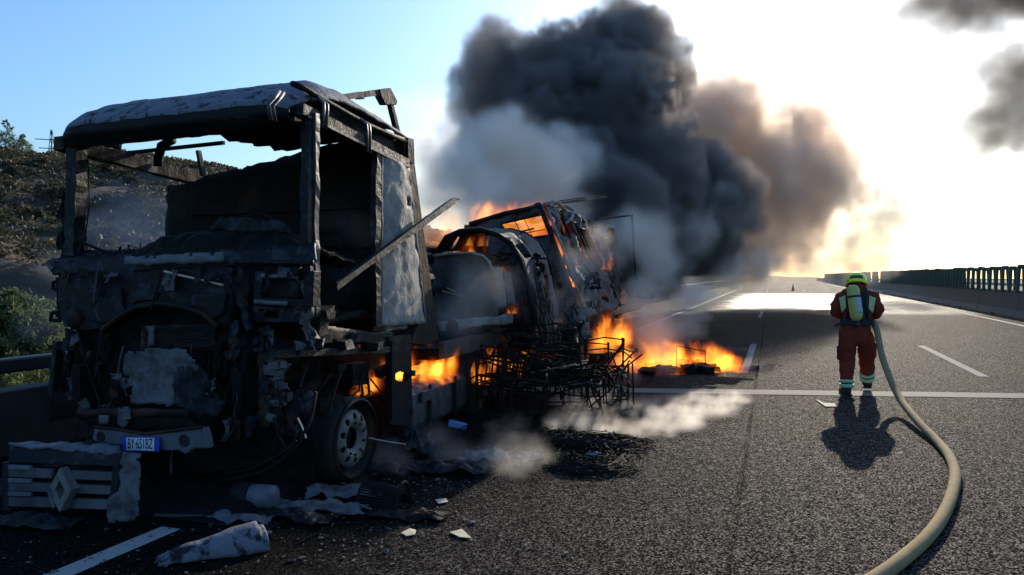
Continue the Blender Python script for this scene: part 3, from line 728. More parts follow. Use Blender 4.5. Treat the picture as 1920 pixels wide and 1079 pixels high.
# burnt strips and cables to the right of the engine
rr = random.Random(12)
for k in range(11):
    x = 412 + 11.5 * k + rr.uniform(-4, 4); y0 = 640 + rr.uniform(-15, 10); y1 = rr.uniform(760, 860); vv = 4.42 + rr.uniform(-.04, .12)
    mb = MB().bar(on_v(x, y0, vv), on_v(x + rr.uniform(-14, 8), y1, vv + .02), rr.uniform(.02, .07), .03, up=(0, 1, 0), segs=18)
    mb.rough(.03, 12, k).build('burnt_strip', [M['soot'], M['char_blue'], M['char'], M['char_rust']][k % 4], TR)
mb = MB()
for k in range(16):
    p = on_v(512 + 10 * math.sin(k * 1.9) + .9 * k, 655 + 6.5 * k, 4.38); mb.box(p, (.10, .05, .05))
mb.rough(.05, 15, 4).build('molten_drips', M['grey_metal'], TR)
c_ = on_v(553, 760, 4.72)
MB().lathe([(.155, -.20), (.165, -.05), (.155, .08), (.12, .14), (.05, .165), (.0, .168)], c_, 'Z', 22).rough(.008, 9).build('air_spring', M['char_blue'], TR, smooth=True)
MB().tube([on_v(x, y, 4.3) for x, y in ((398, 905), (440, 898), (490, 885), (530, 862), (560, 830), (578, 798), (586, 770), (592, 735))], .012, 6).build('loose_cable', M['rod'], TR, smooth=True)
MB().tube([on_v(x, y, 4.28) for x, y in ((420, 890), (470, 880), (520, 855), (556, 828))], .009, 6).build('loose_cable', M['rod'], TR, smooth=True)
MB().tube([on_v(x, y, 4.3) for x, y in ((558, 784), (566, 800), (574, 822))], .006, 5).build('loose_cable', M['paper'], TR)
# bumper with the number plate
VB = 4.02
px_sheet([(150, 768), (352, 766), (352, 781), (150, 782)], VB + .02, 20, 2, 'bumper_bar', M['char_rust'], .012, 6, 50, .01, .03)
px_sheet([(150, 782), (352, 781), (380, 805), (176, 803)], [VB + .03, VB + .03, VB + .03, VB + .03], 10, 3, 'bumper_recess', M['soot'], .01, 6, 51)
px_sheet([(187, 779), (203, 779), (203, 795), (187, 795)], VB - .005, 3, 3, 'bumper_block', M['pale_paint'], .004, 8, 52)
low = [(176, 803), (225, 808), (270, 816), (325, 810), (382, 802), (388, 822), (391, 842), (361, 842), (347, 853), (334, 845), (314, 846), (188, 832), (172, 826)]
MB().poly(px_v(low, VB), (0, .06, 0)).build('lower_bumper', M['pale_paint'], TR, bevel=.012)
MB().tube(px_v([(176, 801), (225, 806), (270, 814), (325, 808), (378, 801)], VB - .012), .012, 6).build('bumper_moulding', M['char_rust'], TR)
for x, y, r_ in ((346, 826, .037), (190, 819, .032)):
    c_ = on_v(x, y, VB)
    MB().lathe([(r_ + .006, -.004), (r_, -.010), (r_ - .004, -.002), (r_ - .006, -.001), (.001, -.0005)], c_ + Vector((0, -.003, 0)), 'Y', 20).build('fog_hole_disc', M['rubber'], TR, smooth=True)  # dark shallow cup on the bumper; the hole's shade is put into its colour
outline_sheet([(222, 764), (243, 764), (240, 786), (236, 802), (224, 800)], VB - .02, 'molten_scrap', M['ash_white'], .02, 53, step=6)
pq = px_v([(230, 819), (300, 820), (300, 847), (230, 845)], VB - .03)
pc = (pq[0] + pq[1] + pq[2] + pq[3]) / 4; pw = (pq[1] - pq[0]).length; ph = (pq[3] - pq[0]).length
ux = (pq[1] - pq[0]).normalized(); uz = (pq[0] - pq[3]).normalized()
def quadbox(c, w, h, t): 
    v_ = [c + ux * (a * w / 2) + uz * (b * h / 2) for a, b in ((-1, -1), (1, -1), (1, 1), (-1, 1))]
    return MB().poly(v_, (0, -t, 0))
plate = quadbox(pc, pw, ph, .006).build('number_plate', M['plate_blue'], TR)
quadbox(pc + Vector((0, -.007, 0)) , pw * .74, ph * .9, .002).build('plate_field', M['plate_white'], plate)
fc = bpy.data.curves.new('plate_lettering', 'FONT'); fc.body = 'BY\u00b7651BZ'; fc.align_x = 'CENTER'; fc.align_y = 'CENTER'; fc.size = ph * .92; fc.extrude = .001
to = bpy.data.objects.new('plate_lettering', fc); COL.objects.link(to)
dg = bpy.context.evaluated_depsgraph_get(); tm = bpy.data.meshes.new_from_object(to.evaluated_get(dg)); bpy.data.objects.remove(to)
co_ = [v.co.copy() for v in tm.vertices]; wx = max(c.x for c in co_) - min(c.x for c in co_)
for v, c in zip(tm.vertices, co_):
    v.co = pc + ux * (c.x * pw * .66 / wx) + uz * (c.y * 1.12) + Vector((0, -.0105 - c.z, 0)) - OFF[TR.name]
tm.materials.clear(); tm.materials.append(M['plate_text'])
to = bpy.data.objects.new('plate_lettering', tm); COL.objects.link(to); to.parent = plate
px_sheet([(150, 830), (180, 826), (230, 838), (225, 852)], VB, 8, 3, 'bumper_end', M['soot'], .03, 8, 55, .02)

# near side of the cab
rq = px_u([(712, 612), (796, 606), (766, 318), (716, 288)], US)
MB().sheet(rq, 26, 40, .012, 9, lambda s, t: (abs(s - .76) < .07 and abs(t - .78) < .025), 60, .012, fn=lambda s, t: Vector((.03 * math.sin(math.pi * s), 0, 0))).build('rear_side_panel', M['ash_panel'], TR, smooth=True, solid=.025)
MB().sheet(px_u([(718, 612), (794, 606), (770, 330), (720, 295)], US - .05), 8, 10, .01, 5).build('inner_skin', M['soot'], TR, solid=.01)
ragged_post([on_u(706, 283, US), on_u(704, 450, US), on_u(706, 612, US)], .05, .085, 'door_pillar', M['char_blue'], 61, .012)
ragged_post([on_u(716, 288, US + .015), on_u(716, 430, US + .015), on_u(714, 480, US + .015)], .02, .025, 'door_seal', M['pale_paint'], 62, .006)
ragged_post([on_u(766, 318, US + .01), on_u(780, 450, US + .01), on_u(797, 606, US + .01)], .025, .03, 'panel_edge', M['grey_metal'], 63, .005)
MB().poly(px_u([(757, 262), (772, 262), (800, 470), (824, 640), (800, 646), (772, 640), (786, 600), (766, 318)], US - .03), (-.10, 0, 0)).build('side_fairing', M['char_rust'], TR, bevel=.008)
MB().box(on_u(762, 283, US - .06), (.1, .12, .22)).rough(.01, 9).build('fairing_block', M['char'], TR)
# door sill, lower skirt, fallen rail
MB().sheet(px_u([(594, 640), (735, 652), (735, 628), (596, 610)], US - .02), 24, 4, .02, 8, seed=65, ragged=.01).build('door_sill', M['char'], TR, smooth=True, solid=.03)
MB().bar(on_u(512, 664, US), on_u(740, 655, US), .06, .05, segs=18).rough(.008, 9).build('chassis_sill', M['char_blue'], TR)
rr = random.Random(5); mb = MB()
for k in range(26):
    p = on_u(rr.uniform(560, 735), rr.uniform(630, 652), US - rr.uniform(-.05, .35)); s_ = rr.uniform(.04, .11); mb.box(p, (s_, s_ * 1.3, s_ * .6), Matrix.Rotation(rr.uniform(0, 3), 3, 'Z'))
tag(mb.rough(.03, 17, 3).build('sill_ash', M['char_blue'], TR), kind='stuff')
MB().box(on_u(722, 612, US - .1), (.12, .2, .08)).rough(.04, 11).build('ash_lump', M['ash_panel'], TR)
bar0, bar1 = Vector((-2.98, 4.66, 1.52)), on_u(850, 377, -2.98)
MB().bar(bar0, bar1, .04, .055, segs=22).rough(.005, 9).build('fallen_door_rail', M['char_blue'], TR)
MB().bar(bar0 + Vector((.025, 0, .018)), bar1 + Vector((.025, -.05, .018)), .012, .012).build('rail_lip', M['grey_metal'], TR)
MB().tube([bar1, on_u(856, 373, -2.98), on_u(860, 372, -2.98)], .014, 5).tube([bar1, on_u(848, 384, -2.98)], .012, 5).build('rail_hook', M['char'], TR)
# post with the slot, tank, chassis
pq_ = px_u([(726, 795), (770, 800), (768, 628), (726, 632)], US)
MB().sheet(pq_, 44, 130, 0, 1, lambda s, t: ((s - .55) / .28) ** 2 + ((t - .545) / .055) ** 4 < 1).build('slotted_post', M['char'], TR, solid=.035)
MB().bar(on_u(734, 640, US+.03), on_u(734, 790, US+.03), .02, .02, up=(0, 1, 0)).build('post_pipe', M['rod'], TR)
for yy in (700, 770): MB().box(on_u(773, yy, US + .02), (.05, .04, .05)).build('post_bolt', M['grey_metal'], TR)
MB().bar((-3.55, 4.3, .78), (-3.55, 8.9, .80), .08, .26, segs=20).rough(.008, 5).build('chassis_rail', M['soot'], TR)
MB().bar((-5.05, 4.3, .78), (-5.05, 8.9, .80), .08, .26, segs=20).rough(.008, 5).build('chassis_rail', M['soot'], TR)
MB().box((-3.45, 5.3, .62), (.12, .9, .10)).bar((-3.6, 5.05, .34), (-5.0, 5.05, .34), .11, .13).rough(.01, 8).build('front_axle', M['soot'], TR)
tq = on_u(773, 795, US); t1 = on_u(872, 700, US)
ty0, ty1 = 6.12, 7.38
ns = 40; vs = []
for j in range(ns + 1):
    y = ty0 + (ty1 - ty0) * j / ns
    for k in range(16):
        a = 2 * math.pi * k / 16; cu, sv_ = math.cos(a), math.sin(a)
        e = lambda x: math.copysign(abs(x) ** .45, x)
        r_ = 1 + .018 * math.sin(j * 2 * math.pi / 5)
        vs.append(Vector((-3.34 + .25 * e(cu) * r_, y, .36 + .21 * e(sv_) * r_)))
fs = [(j * 16 + k, j * 16 + (k + 1) % 16, (j + 1) * 16 + (k + 1) % 16, (j + 1) * 16 + k) for j in range(ns) for k in range(16)] + [tuple(range(16)), tuple(ns * 16 + k for k in range(16))]
MB().add(vs, fs).build('fuel_tank', M['grey_metal'], TR, smooth=False, bevel=.004)
for y in (6.45, 7.05): MB().bar((-3.075, y, .16), (-3.075, y, .56), .05, .012, up=(1, 0, 0)).build('tank_strap', M['char'], TR)
MB().box(on_u(800, 742, US + .03), (.03, .22, .10)).build('tank_bracket', M['grey_metal'], TR, bevel=.005)
# front wheels: bare rims, tyres burnt to rings of wire and soot
def wheel(c, side, par=TR):
    c = Vector(c)
    t = MB().lathe([(.296, .0 * side), (.318, -.01 * side), (.326, -.07 * side), (.322, -.17 * side), (.33, -.24 * side), (.30, -.27 * side)], c, 'X', 44).rough(.010, 14).build('tyre_remains', M['rubber'], par, smooth=True)
    w = MB().lathe([(.300, .022 * side), (.318, .012 * side), (.314, -.004 * side), (.290, -.012 * side), (.272, -.03 * side), (.262, -.07 * side), (.225, -.085 * side), (.21, -.05 * side)], c, 'X', 56).build('wheel', M['char_rust'], par, smooth=True)
    nr, nt_ = 22, 160; vs = []; hx = -.055 * side; r0, r1 = .085, .222
    prof = lambda r_: hx + side * (.045 * (1 - ((r_ - .155) / .075) ** 2))
    for i in range(nr + 1):
        r_ = r0 + (r1 - r0) * i / nr
        for k in range(nt_): a = 2 * math.pi * k / nt_; vs.append(c + Vector((prof(r_), r_ * math.cos(a), r_ * math.sin(a))))
    fs = []
    for i in range(nr):
        r_ = r0 + (r1 - r0) * (i + .5) / nr
        for k in range(nt_):
            a = 2 * math.pi * (k + .5) / nt_; aa = (a % (2 * math.pi / 10)) - math.pi / 10
            if ((r_ - .172) / .025) ** 2 + (aa * .172 / .025) ** 2 < 1: continue
            fs.append((i * nt_ + k, i * nt_ + (k + 1) % nt_, (i + 1) * nt_ + (k + 1) % nt_, (i + 1) * nt_ + k))
    MB().add(vs, fs).build('rim', M['rim'], w, smooth=True, solid=.012)
    MB().lathe([(.0, -.11 * side), (.27, -.11 * side)], c, 'X', 30).build('brake_drum', M['soot'], w)
    for k in range(10):
        a = 2 * math.pi * (k + .5) / 10; MB().lathe([(.0, .025 * side), (.009, .022 * side), (.010, -.01 * side)], c + Vector((prof(.125), .125 * math.cos(a), .125 * math.sin(a))), 'X', 6).build('wheel_nut', M['char'], w)
    MB().lathe([(.0, -.02 * side), (.055, -.022 * side), (.08, -.035 * side), (.086, -.09 * side)], c + Vector((hx, 0, 0)), 'X', 24).build('hub', M['soot'], w, smooth=True)
wheel((-3.06, 5.08, .325), 1)
wheel((-5.45, 5.08, .325), -1)
# drive axle wheels under the deck
def burnt_tyre(c, r_, w, par, seed=0):
    c = Vector(c)
    t = MB().lathe([(r_ * .55, -w / 2), (r_ * .9, -w / 2), (r_, -w * .36), (r_ * 1.01, 0), (r_, w * .36), (r_ * .9, w / 2), (r_ * .55, w / 2)], c, 'X', 36).rough(.02, 6, seed).build('tyre', M['rubber'], par, smooth=True)
    MB().lathe([(r_ * .58, w * .48), (r_ * .5, w * .3), (r_ * .3, w * .2), (r_ * .22, w * .4), (.0, w * .42)], c, 'X', 24).build('rim', M['char'], t, smooth=True)
for y in (7.95, 8.75):
    burnt_tyre((-3.32, y, .43), .42, .28, TR, y); burnt_tyre((-5.25, y, .43), .42, .28, TR, y + 1)
# bar frame standing above the roof
MB().bar(on_u(610, 187, -3.3), on_u(722, 172, -3.3), .045, .05, segs=10).rough(.004, 9).build('roof_frame_bar', M['char'], TR)
MB().poly(px_u([(712, 168), (733, 165), (746, 190), (744, 197), (724, 197), (716, 182)], -3.27), (-.07, 0, 0)).build('roof_frame_bracket', M['char'], TR, bevel=.006)
MB().bar(on_u(732, 197, -3.3), on_u(757, 298, -3.3), .045, .05, segs=8).rough(.004, 9).build('roof_frame_post', M['char'], TR)
MB().bar(on_u(668, 181, -3.3), on_u(680, 181, -3.3), .03, .05).build('roof_frame_clip', M['char'], TR)
MB().poly(px_u([(752, 262), (766, 260), (772, 300), (757, 300)], -3.2), (-.1, 0, 0)).build('roof_frame_foot', M['char'], TR, bevel=.006)

# torn sheet ends, flakes and cable stubs hanging all over the burnt front and side
rr = random.Random(91)
zones = [((110, 500), (580, 512), 14, 4.33), ((110, 610), (200, 640), 8, 4.40), ((410, 600), (590, 650), 16, 4.36), ((200, 640), (430, 670), 10, 4.40), ((150, 770), (420, 790), 8, 4.20), ((430, 690), (560, 800), 16, 4.34), ((100, 640), (190, 760), 10, 4.45), ((180, 690), (240, 760), 8, 4.35)]
for (x0, y0), (x1, y1), n, v in zones:
    for k in range(n):
        x, y = rr.uniform(x0, x1), rr.uniform(y0, y1); w = rr.uniform(7, 22); h = rr.uniform(12, 46)
        q = [on_v(x, y + h, v - rr.uniform(0, .05)), on_v(x + w * rr.uniform(.3, 1), y + h * rr.uniform(.7, 1.1), v - rr.uniform(0, .06)), on_v(x + w, y, v), on_v(x, y + rr.uniform(-4, 4), v)]
        MB().sheet(q, 4, 6, .03, 14, seed=k + int(x), ragged=.025).build('torn_flake', [M['char_blue'], M['char'], M['soot'], M['char_rust'], M['char_blue'], M['grey_metal']][rr.randrange(6)], TR, solid=.004)
for k in range(46):
    zz = zones[rr.randrange(len(zones))]; x, y, v = rr.uniform(zz[0][0], zz[1][0]), rr.uniform(zz[0][1], zz[1][1]), zz[3] - .02
    p0 = on_v(x, y, v); p1 = on_v(x + rr.uniform(-30, 30), y + rr.uniform(25, 110), v - rr.uniform(0, .08)); m_ = p0.lerp(p1, .5) + Vector((rr.uniform(-.06, .06), rr.uniform(-.05, .02), rr.uniform(-.06, .03)))
    MB().tube([p0, p0.lerp(m_, .5) + Vector((rr.uniform(-.02, .02), 0, 0)), m_, m_.lerp(p1, .5) + Vector((rr.uniform(-.02, .02), 0, 0)), p1], rr.choice([.004, .005, .008]), 5).build('cable_stub', M['rod'] if k % 4 else M['grey_metal'], TR)
for k in range(22):       # debris along the cowl and dash, broken edge against the light
    x = rr.uniform(105, 580); p0 = on_v(x, 492 - .06 * (x - 100), 4.5); MB().tube([p0, p0 + Vector((rr.uniform(-.06, .06), rr.uniform(-.03, .03), rr.uniform(.02, .10))), p0 + Vector((rr.uniform(-.12, .12), 0, rr.uniform(.0, .12)))], .005, 4).build('cable_stub', M['rod'], TR)
for k in range(30):       # near side: sill, chassis and side remains
    x, y = rr.uniform(560, 760), rr.uniform(640, 790); p0 = on_u(x, y, US - rr.uniform(-.02, .25)); p1 = p0 + Vector((rr.uniform(-.05, .05), rr.uniform(-.35, .35), rr.uniform(-.3, -.02)))
    MB().tube([p0, p0.lerp(p1, .5) + Vector((0, rr.uniform(-.08, .08), -.05)), p1], rr.choice([.005, .008, .012]), 5).build('cable_stub', M['rod'] if k % 3 else M['char_rust'], TR)
for k in range(16):
    x, y = rr.uniform(560, 740), rr.uniform(660, 770); p = on_u(x, y, US - rr.uniform(.1, .4)); MB().box(p, (rr.uniform(.05, .15), rr.uniform(.08, .3), rr.uniform(.05, .18)), Matrix.Rotation(rr.uniform(-.4, .4), 3, 'X')).rough(.03, 9, k).build('chassis_remains', M['soot'] if k % 3 else M['char'], TR)
# low black debris mound, added to put shade under the cab
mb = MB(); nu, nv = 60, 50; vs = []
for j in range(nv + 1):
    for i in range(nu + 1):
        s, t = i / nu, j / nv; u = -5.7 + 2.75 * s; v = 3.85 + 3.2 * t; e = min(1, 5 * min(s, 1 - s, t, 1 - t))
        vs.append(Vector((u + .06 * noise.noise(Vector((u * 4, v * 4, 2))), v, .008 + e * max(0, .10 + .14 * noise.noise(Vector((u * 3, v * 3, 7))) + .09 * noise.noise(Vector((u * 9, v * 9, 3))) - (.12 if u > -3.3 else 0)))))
tag(MB().add(vs, [(j * (nu + 1) + i, j * (nu + 1) + i + 1, (j + 1) * (nu + 1) + i + 1, (j + 1) * (nu + 1) + i) for j in range(nv) for i in range(nu)]).build('underbody_shade', M['soot'], TR), kind='stuff')
px_sheet([(250, 800), (420, 790), (520, 870), (280, 905)], [4.3, 4.4, 4.5, 4.3], 20, 10, 'hanging_sump', M['soot'], .08, 4, 95)
px_sheet([(400, 800), (590, 770), (590, 905), (420, 890)], [4.5, 4.6, 4.7, 4.55], 20, 12, 'inner_arch', M['soot'], .08, 4, 96)

# ================================================================== TRAILER AND ITS BURNING LOAD
TL = thing('burning_trailer', (-4.3, 13, 0), 'burning low flatbed trailer behind the truck cab, its deck carrying the wrecks', 'trailer')
MB().box((-4.35, 12.9, .80), (2.36, 12.2, .12)).rough(.012, 3).build('deck', M['soot'], TL)
for uu in (-3.14, -5.58):
    MB().bar((uu, 6.85, .845), (uu, 19, .86), .06, .17, segs=30).rough(.012, 4).build('side_rail', M['grey_metal'], TL)
for y in (8.0, 10.2, 12.4, 14.6, 16.8): MB().bar((-5.5, y, .68), (-3.2, y, .68), .09, .12).build('cross_member', M['soot'], TL)
for uu in (-3.9, -4.9): MB().bar((uu, 7.4, .62), (uu, 19, .62), .10, .22).build('main_beam', M['soot'], TL)
for y in (12.4, 13.5, 14.6):
    burnt_tyre((-3.15, y, .50), .48, .30, TL, y); burnt_tyre((-5.4, y, .50), .48, .30, TL, y + 3)
MB().tube([(-3.05, 12.9 + .72 * math.cos(a), .46 + .66 * math.sin(a)) for a in [math.pi * (.1 + .8 * k / 12) for k in range(13)]], .03, 6).build('mudguard', M['char'], TL, smooth=True)
# end frame and stacked mesh at the rear
MB().bar(on_u(1185, 403, US), on_u(1193, 545, US), .045, .045, up=(0, 1, 0)).bar(on_u(1185, 404, US), on_u(1118, 412, US), .04, .04).build('end_frame', M['rod'], TL)
mb = MB()
for k in range(9):
    x = 1196 + 3.6 * k; mb.bar(on_u(x, 560, US - .04 * k), on_u(x + 2 * math.sin(k * 2), 522 + 6 * math.sin(k), US - .04 * k), .05, .03, up=(0, 1, 0))
for y in (540, 556): mb.bar(on_u(1194, y, US), on_u(1228, y - 2, US), .05, .05)
tag(mb.build('mesh_gate', M['soot'], TL), kind='stuff')

# --- first wreck: arched van body behind the cab
VA = thing('burnt_van', (-4.2, 8.3, .86), 'burnt van shell with a bare arched body hoop just behind the cab on the trailer', 'van')
def arch_pts(v, z0=.9, uo=0.0, zs=1.0):
    pts = [(820, 470), (836, 445), (862, 434), (900, 431), (932, 440), (958, 458), (975, 486), (986, 522), (994, 560), (1003, 612)]
    out = []
    for x, y in pts:
        p = on_v(x, y, 8.2); out.append(Vector((p.x + uo, v, p.z * zs)))
    left = [Vector((-4.75 + uo, v, .9)), Vector((-4.62 + uo, v, 1.5)), Vector((-4.35 + uo, v, 1.95))]
    left = [l for l in left if l.x < out[0].x - .05]
    return left + out
A0 = arch_pts(8.2); A1 = arch_pts(9.35, uo=-.02, zs=1.03)
MB().tube(A0, .032, 8).rough(.008, 12).build('body_hoop', M['char'], VA, smooth=True)
MB().tube([p + Vector((.02, .06, -.02)) for p in A0], .016, 6).rough(.01, 12).build('hoop_flange', M['char_rust'], VA, smooth=True)
MB().tube(A1, .03, 8).rough(.008, 12).build('body_hoop', M['char'], VA, smooth=True)
nv = 14; n = len(A0); vs = []
for j in range(nv + 1):
    for i in range(n):
        p = A0[i].lerp(A1[i], j / nv); vs.append(p + noise.noise_vector(p * 5) * .03)
fs = []
for j in range(nv):
    for i in range(n - 1):
        if noise.noise(Vector((i * .55, j * .35, 4))) > .22 and 1 < j: continue
        a = j * n + i; fs.append((a, a + 1, a + n + 1, a + n))
MB().add(vs, fs).build('body_skin', M['van_hull'], VA, smooth=True, solid=.015)
nose = [(812, 480), (846, 476), (882, 474), (905, 480), (918, 492), (926, 520), (932, 560), (938, 615), (815, 628)]
outline_sheet(nose, 8.0, 'front_skin', M['van_hull'], .04, 70, par=VA, step=9)
ed = px_v([(812, 480), (846, 476), (882, 474), (905, 480), (918, 492), (924, 515)], 7.96)
MB().tube(ed, .015, 6).rough(.006, 20).build('skin_edge', M['ash_panel'], VA, smooth=True)
px_sheet([(922, 500), (942, 505), (950, 575), (930, 580)], 8.1, 4, 10, 'pale_post', M['ash_panel'], .02, 8, 71, .01, par=VA)
px_sheet([(944, 508), (958, 512), (966, 568), (952, 572)], 8.25, 4, 10, 'pale_post', M['ash_panel'], .02, 8, 72, .01, par=VA)
px_sheet([(822, 603), (960, 590), (962, 606), (826, 622)], 7.92, 20, 3, 'front_sill', M['ash_panel'], .03, 7, 73, .02, par=VA)
MB().bar(on_v(838, 540, 7.95), on_v(872, 556, 7.95), .012, .012).bar(on_v(830, 546, 7.95), on_v(878, 560, 7.95), .01, .01).build('front_moulding', M['ash_panel'], VA)
MB().lathe([(.0, -.03), (.05, -.03), (.075, 0), (.08, .05)], on_v(847, 612, 7.9), 'Y', 18).build('headlamp_ring', M['char'], VA, smooth=True)
mb = MB().sheet([(-4.9, 8.3, .9), (-4.9, 9.4, .9), (-4.75, 9.4, 1.9), (-4.75, 8.3, 1.9)], 10, 10, .05, 4); mb.build('far_side', M['soot'], VA, solid=.02)
MB().sheet([(-4.8, 9.35, .9), (-2.75, 9.35, .9), (-2.9, 9.35, 1.7), (-4.6, 9.35, 1.9)], 18, 12, .06, 4, lambda s, t: noise.noise(Vector((s * 6, t * 5, 8))) > .25, 74).build('bulkhead', M['soot'], VA, solid=.02)
# hanging curtain of tyre wire and burnt mesh on the near side
mb = MB(); rr = random.Random(31)
for k in range(170):
    x = rr.uniform(972, 1030); y0 = 510 + (x - 972) * .55 + rr.uniform(-12, 20); y1 = y0 + rr.uniform(40, 120); v_ = rr.uniform(8.3, 9.2)
    p0 = on_v(x, y0, v_); p1 = on_v(x + rr.uniform(0, 14), min(y1, 655), v_ - .05)
    mb.tube([p0, p0.lerp(p1, .35) + Vector((rr.uniform(-.05, .05), rr.uniform(-.04, .04), 0)), p0.lerp(p1, .7) + Vector((rr.uniform(-.05, .05), 0, 0)), p1], .005, 3)
for k in range(60):
    x = rr.uniform(975, 1022); y = rr.uniform(540, 640); v_ = rr.uniform(8.3, 9.1); p = on_v(x, y, v_)
    mb.tube([p, p + Vector((rr.uniform(-.1, .12), rr.uniform(-.1, .1), rr.uniform(-.06, .06))), p + Vector((rr.uniform(.02, .2), 0, rr.uniform(-.1, .05)))], .005, 3)
tag(mb.build('wire_curtain', M['rod'], VA), kind='stuff')
MB().sheet([on_v(1022, 640, 8.9), on_v(1050, 640, 9.3), on_v(1022, 500, 9.3), on_v(988, 505, 8.9)], 14, 20, .06, 6, lambda s, t: noise.noise(Vector((s * 7, t * 8, 3))) > .1, 75).build('torn_skin', M['char'], VA, solid=.01)

# --- second wreck: box bodied camper, leaning, flames inside
VC = thing('burnt_camper', (-4.0, 11.5, .86), 'burnt box camper with flames showing in its wide front window', 'camper van')
FA = [on_v(980, 568, 10), on_v(1092, 602, 10.3), on_v(1014, 386, 10), on_v(882, 421, 10)]     # bl, br, tr, tl
def wmask(s, t): return .40 < s < .975 and .745 < t < .925
MB().sheet([FA[0], FA[1], FA[2], FA[3]], 44, 44, .07, 4, wmask, 80).build('front_wall', M['van_hull'], VC, smooth=True, solid=.03)
def fpt(s, t): return FA[0].lerp(FA[1], s).lerp(FA[3].lerp(FA[2], s), t) + Vector((.0, -.03, 0))
MB().tube([fpt(.40, .745), fpt(.975, .745), fpt(.975, .925), fpt(.40, .925)], .018, 6, closed=True).build('window_frame', M['char'], VC)
MB().bar(fpt(.45, .79), fpt(.95, .80), .012, .012).bar(fpt(.6, .75), fpt(.6, .92), .012, .012).bar(fpt(.74, .75), fpt(.73, .92), .010, .010).build('window_bar', M['char'], VC)
MB().tube([fpt(0, 1), fpt(.5, 1.012), fpt(1, 1), fpt(1.01, .5), fpt(1, 0)], .035, 7).rough(.01, 9).build('corner_trim', M['char_blue'], VC, smooth=True)
MB().tube([fpt(1, .99) + Vector((.06, .12, 0)), fpt(1.03, .5) + Vector((.05, .1, 0)), fpt(1.02, 0) + Vector((.06, .1, 0))], .02, 6).build('corner_trim', M['ash_panel'], VC, smooth=True)
for zf in (.12, .3, .47, .62): MB().bar(fpt(.12, zf), fpt(.93, zf + .02), .02, .025, segs=12).rough(.008, 10).build('wall_moulding', M['van_hull'], VC)
SA = [Vector((-2.52, 10.5, .99)), Vector((-2.95, 15.2, .95)), on_u(1086, 404, -3.1), Vector((-3.02, 10.2, 2.60))]
def smask(s, t): return (.46 < s < .63 and .55 < t < .90) or (.74 < s < .88 and .55 < t < .86) or (.1 < s < .26 and .62 < t < .95)
MB().sheet(SA, 46, 40, .11, 3.5, lambda s, t: smask(s, t) or noise.noise(Vector((s * 7, t * 7, 2))) > .42, 81).build('side_wall', M['van_hull'], VC, smooth=True, solid=.03)
def spt(s, t): return SA[0].lerp(SA[1], s).lerp(SA[3].lerp(SA[2], s), t) + Vector((.03, 0, 0))
for s0, s1, t0, t1 in ((.46, .63, .55, .90), (.74, .88, .55, .86), (.1, .26, .62, .95)):
    MB().tube([spt(s0, t0), spt(s1, t0), spt(s1, t1), spt(s0, t1)], .022, 6, closed=True).build('window_frame', M['char'], VC)
MB().tube([spt(.42, 1.02), spt(.3, 1.06), spt(.15, 1.05), spt(.05, 1.0)], .03, 7).build('roof_rib', M['ash_panel'], VC, smooth=True)
MB().tube([spt(.95, .95), spt(.98, .5), spt(1.0, .02)], .03, 7).build('rear_corner', M['char'], VC, smooth=True)
MB().sheet([(-4.6, 10.1, .9), (-4.6, 14.6, .9), (-4.5, 13, 2.5), (-4.3, 10.2, 2.35)], 10, 10, .05, 3).build('far_wall', M['soot'], VC, solid=.02)
MB().sheet([(-4.5, 13.6, .9), (-3.0, 14.4, .9), (-3.15, 12.8, 2.6), (-4.4, 12.8, 2.4)], 12, 12, .05, 3).build('rear_wall', M['soot'], VC, solid=.02)
MB().sheet([FA[3] + Vector((0, 0, .02)), FA[2] + Vector((0, 0, .02)), on_u(1082, 402, -3.15), Vector((-4.4, 12.8, 2.45))], 20, 16, .05, 4, lambda s, t: t > .25 and noise.noise(Vector((s * 6, t * 6, 1))) > -.02, 82).build('roof', M['char'], VC, solid=.02)
MB().tube([on_u(1030, 392, -3.1), on_u(1046, 388, -3.3), on_u(1062, 388, -3.1), on_u(1076, 396, -3.05), on_u(1072, 410, -3.0), on_u(1060, 420, -3.0)], .025, 7).build('roof_hatch_ring', M['ash_panel'], VC, smooth=True)
MB().bar(on_u(1020, 386, -3.5), on_u(1136, 369, -3.5), .05, .04, segs=14).bar(on_u(1020, 381, -3.55), on_u(1132, 366, -3.55), .02, .02, segs=6).rough(.01, 8).build('roof_rack_pole', M['char'], VC)
MB().sheet([on_u(1150, 560, -3.3), on_u(1192, 560, -3.3), on_u(1150, 430, -3.4), on_u(1100, 412, -3.4)], 16, 18, .08, 3, lambda s, t: noise.noise(Vector((s * 5, t * 5, 6))) > .12, 83, .03).build('rear_skirt', M['char'], VC, solid=.015)
mb = MB(); rr = random.Random(6)
for k in range(18):
    p = on_u(rr.uniform(1060, 1115), rr.uniform(555, 600), -2.7 + rr.uniform(-.2, .1)); mb.box(p, (rr.uniform(.05, .2), rr.uniform(.05, .25), rr.uniform(.04, .12)), Matrix.Rotation(rr.uniform(0, 3), 3, 'Z'))
tag(mb.rough(.04, 9).build('burnt_rubble', M['grey_metal'], VC), kind='stuff')

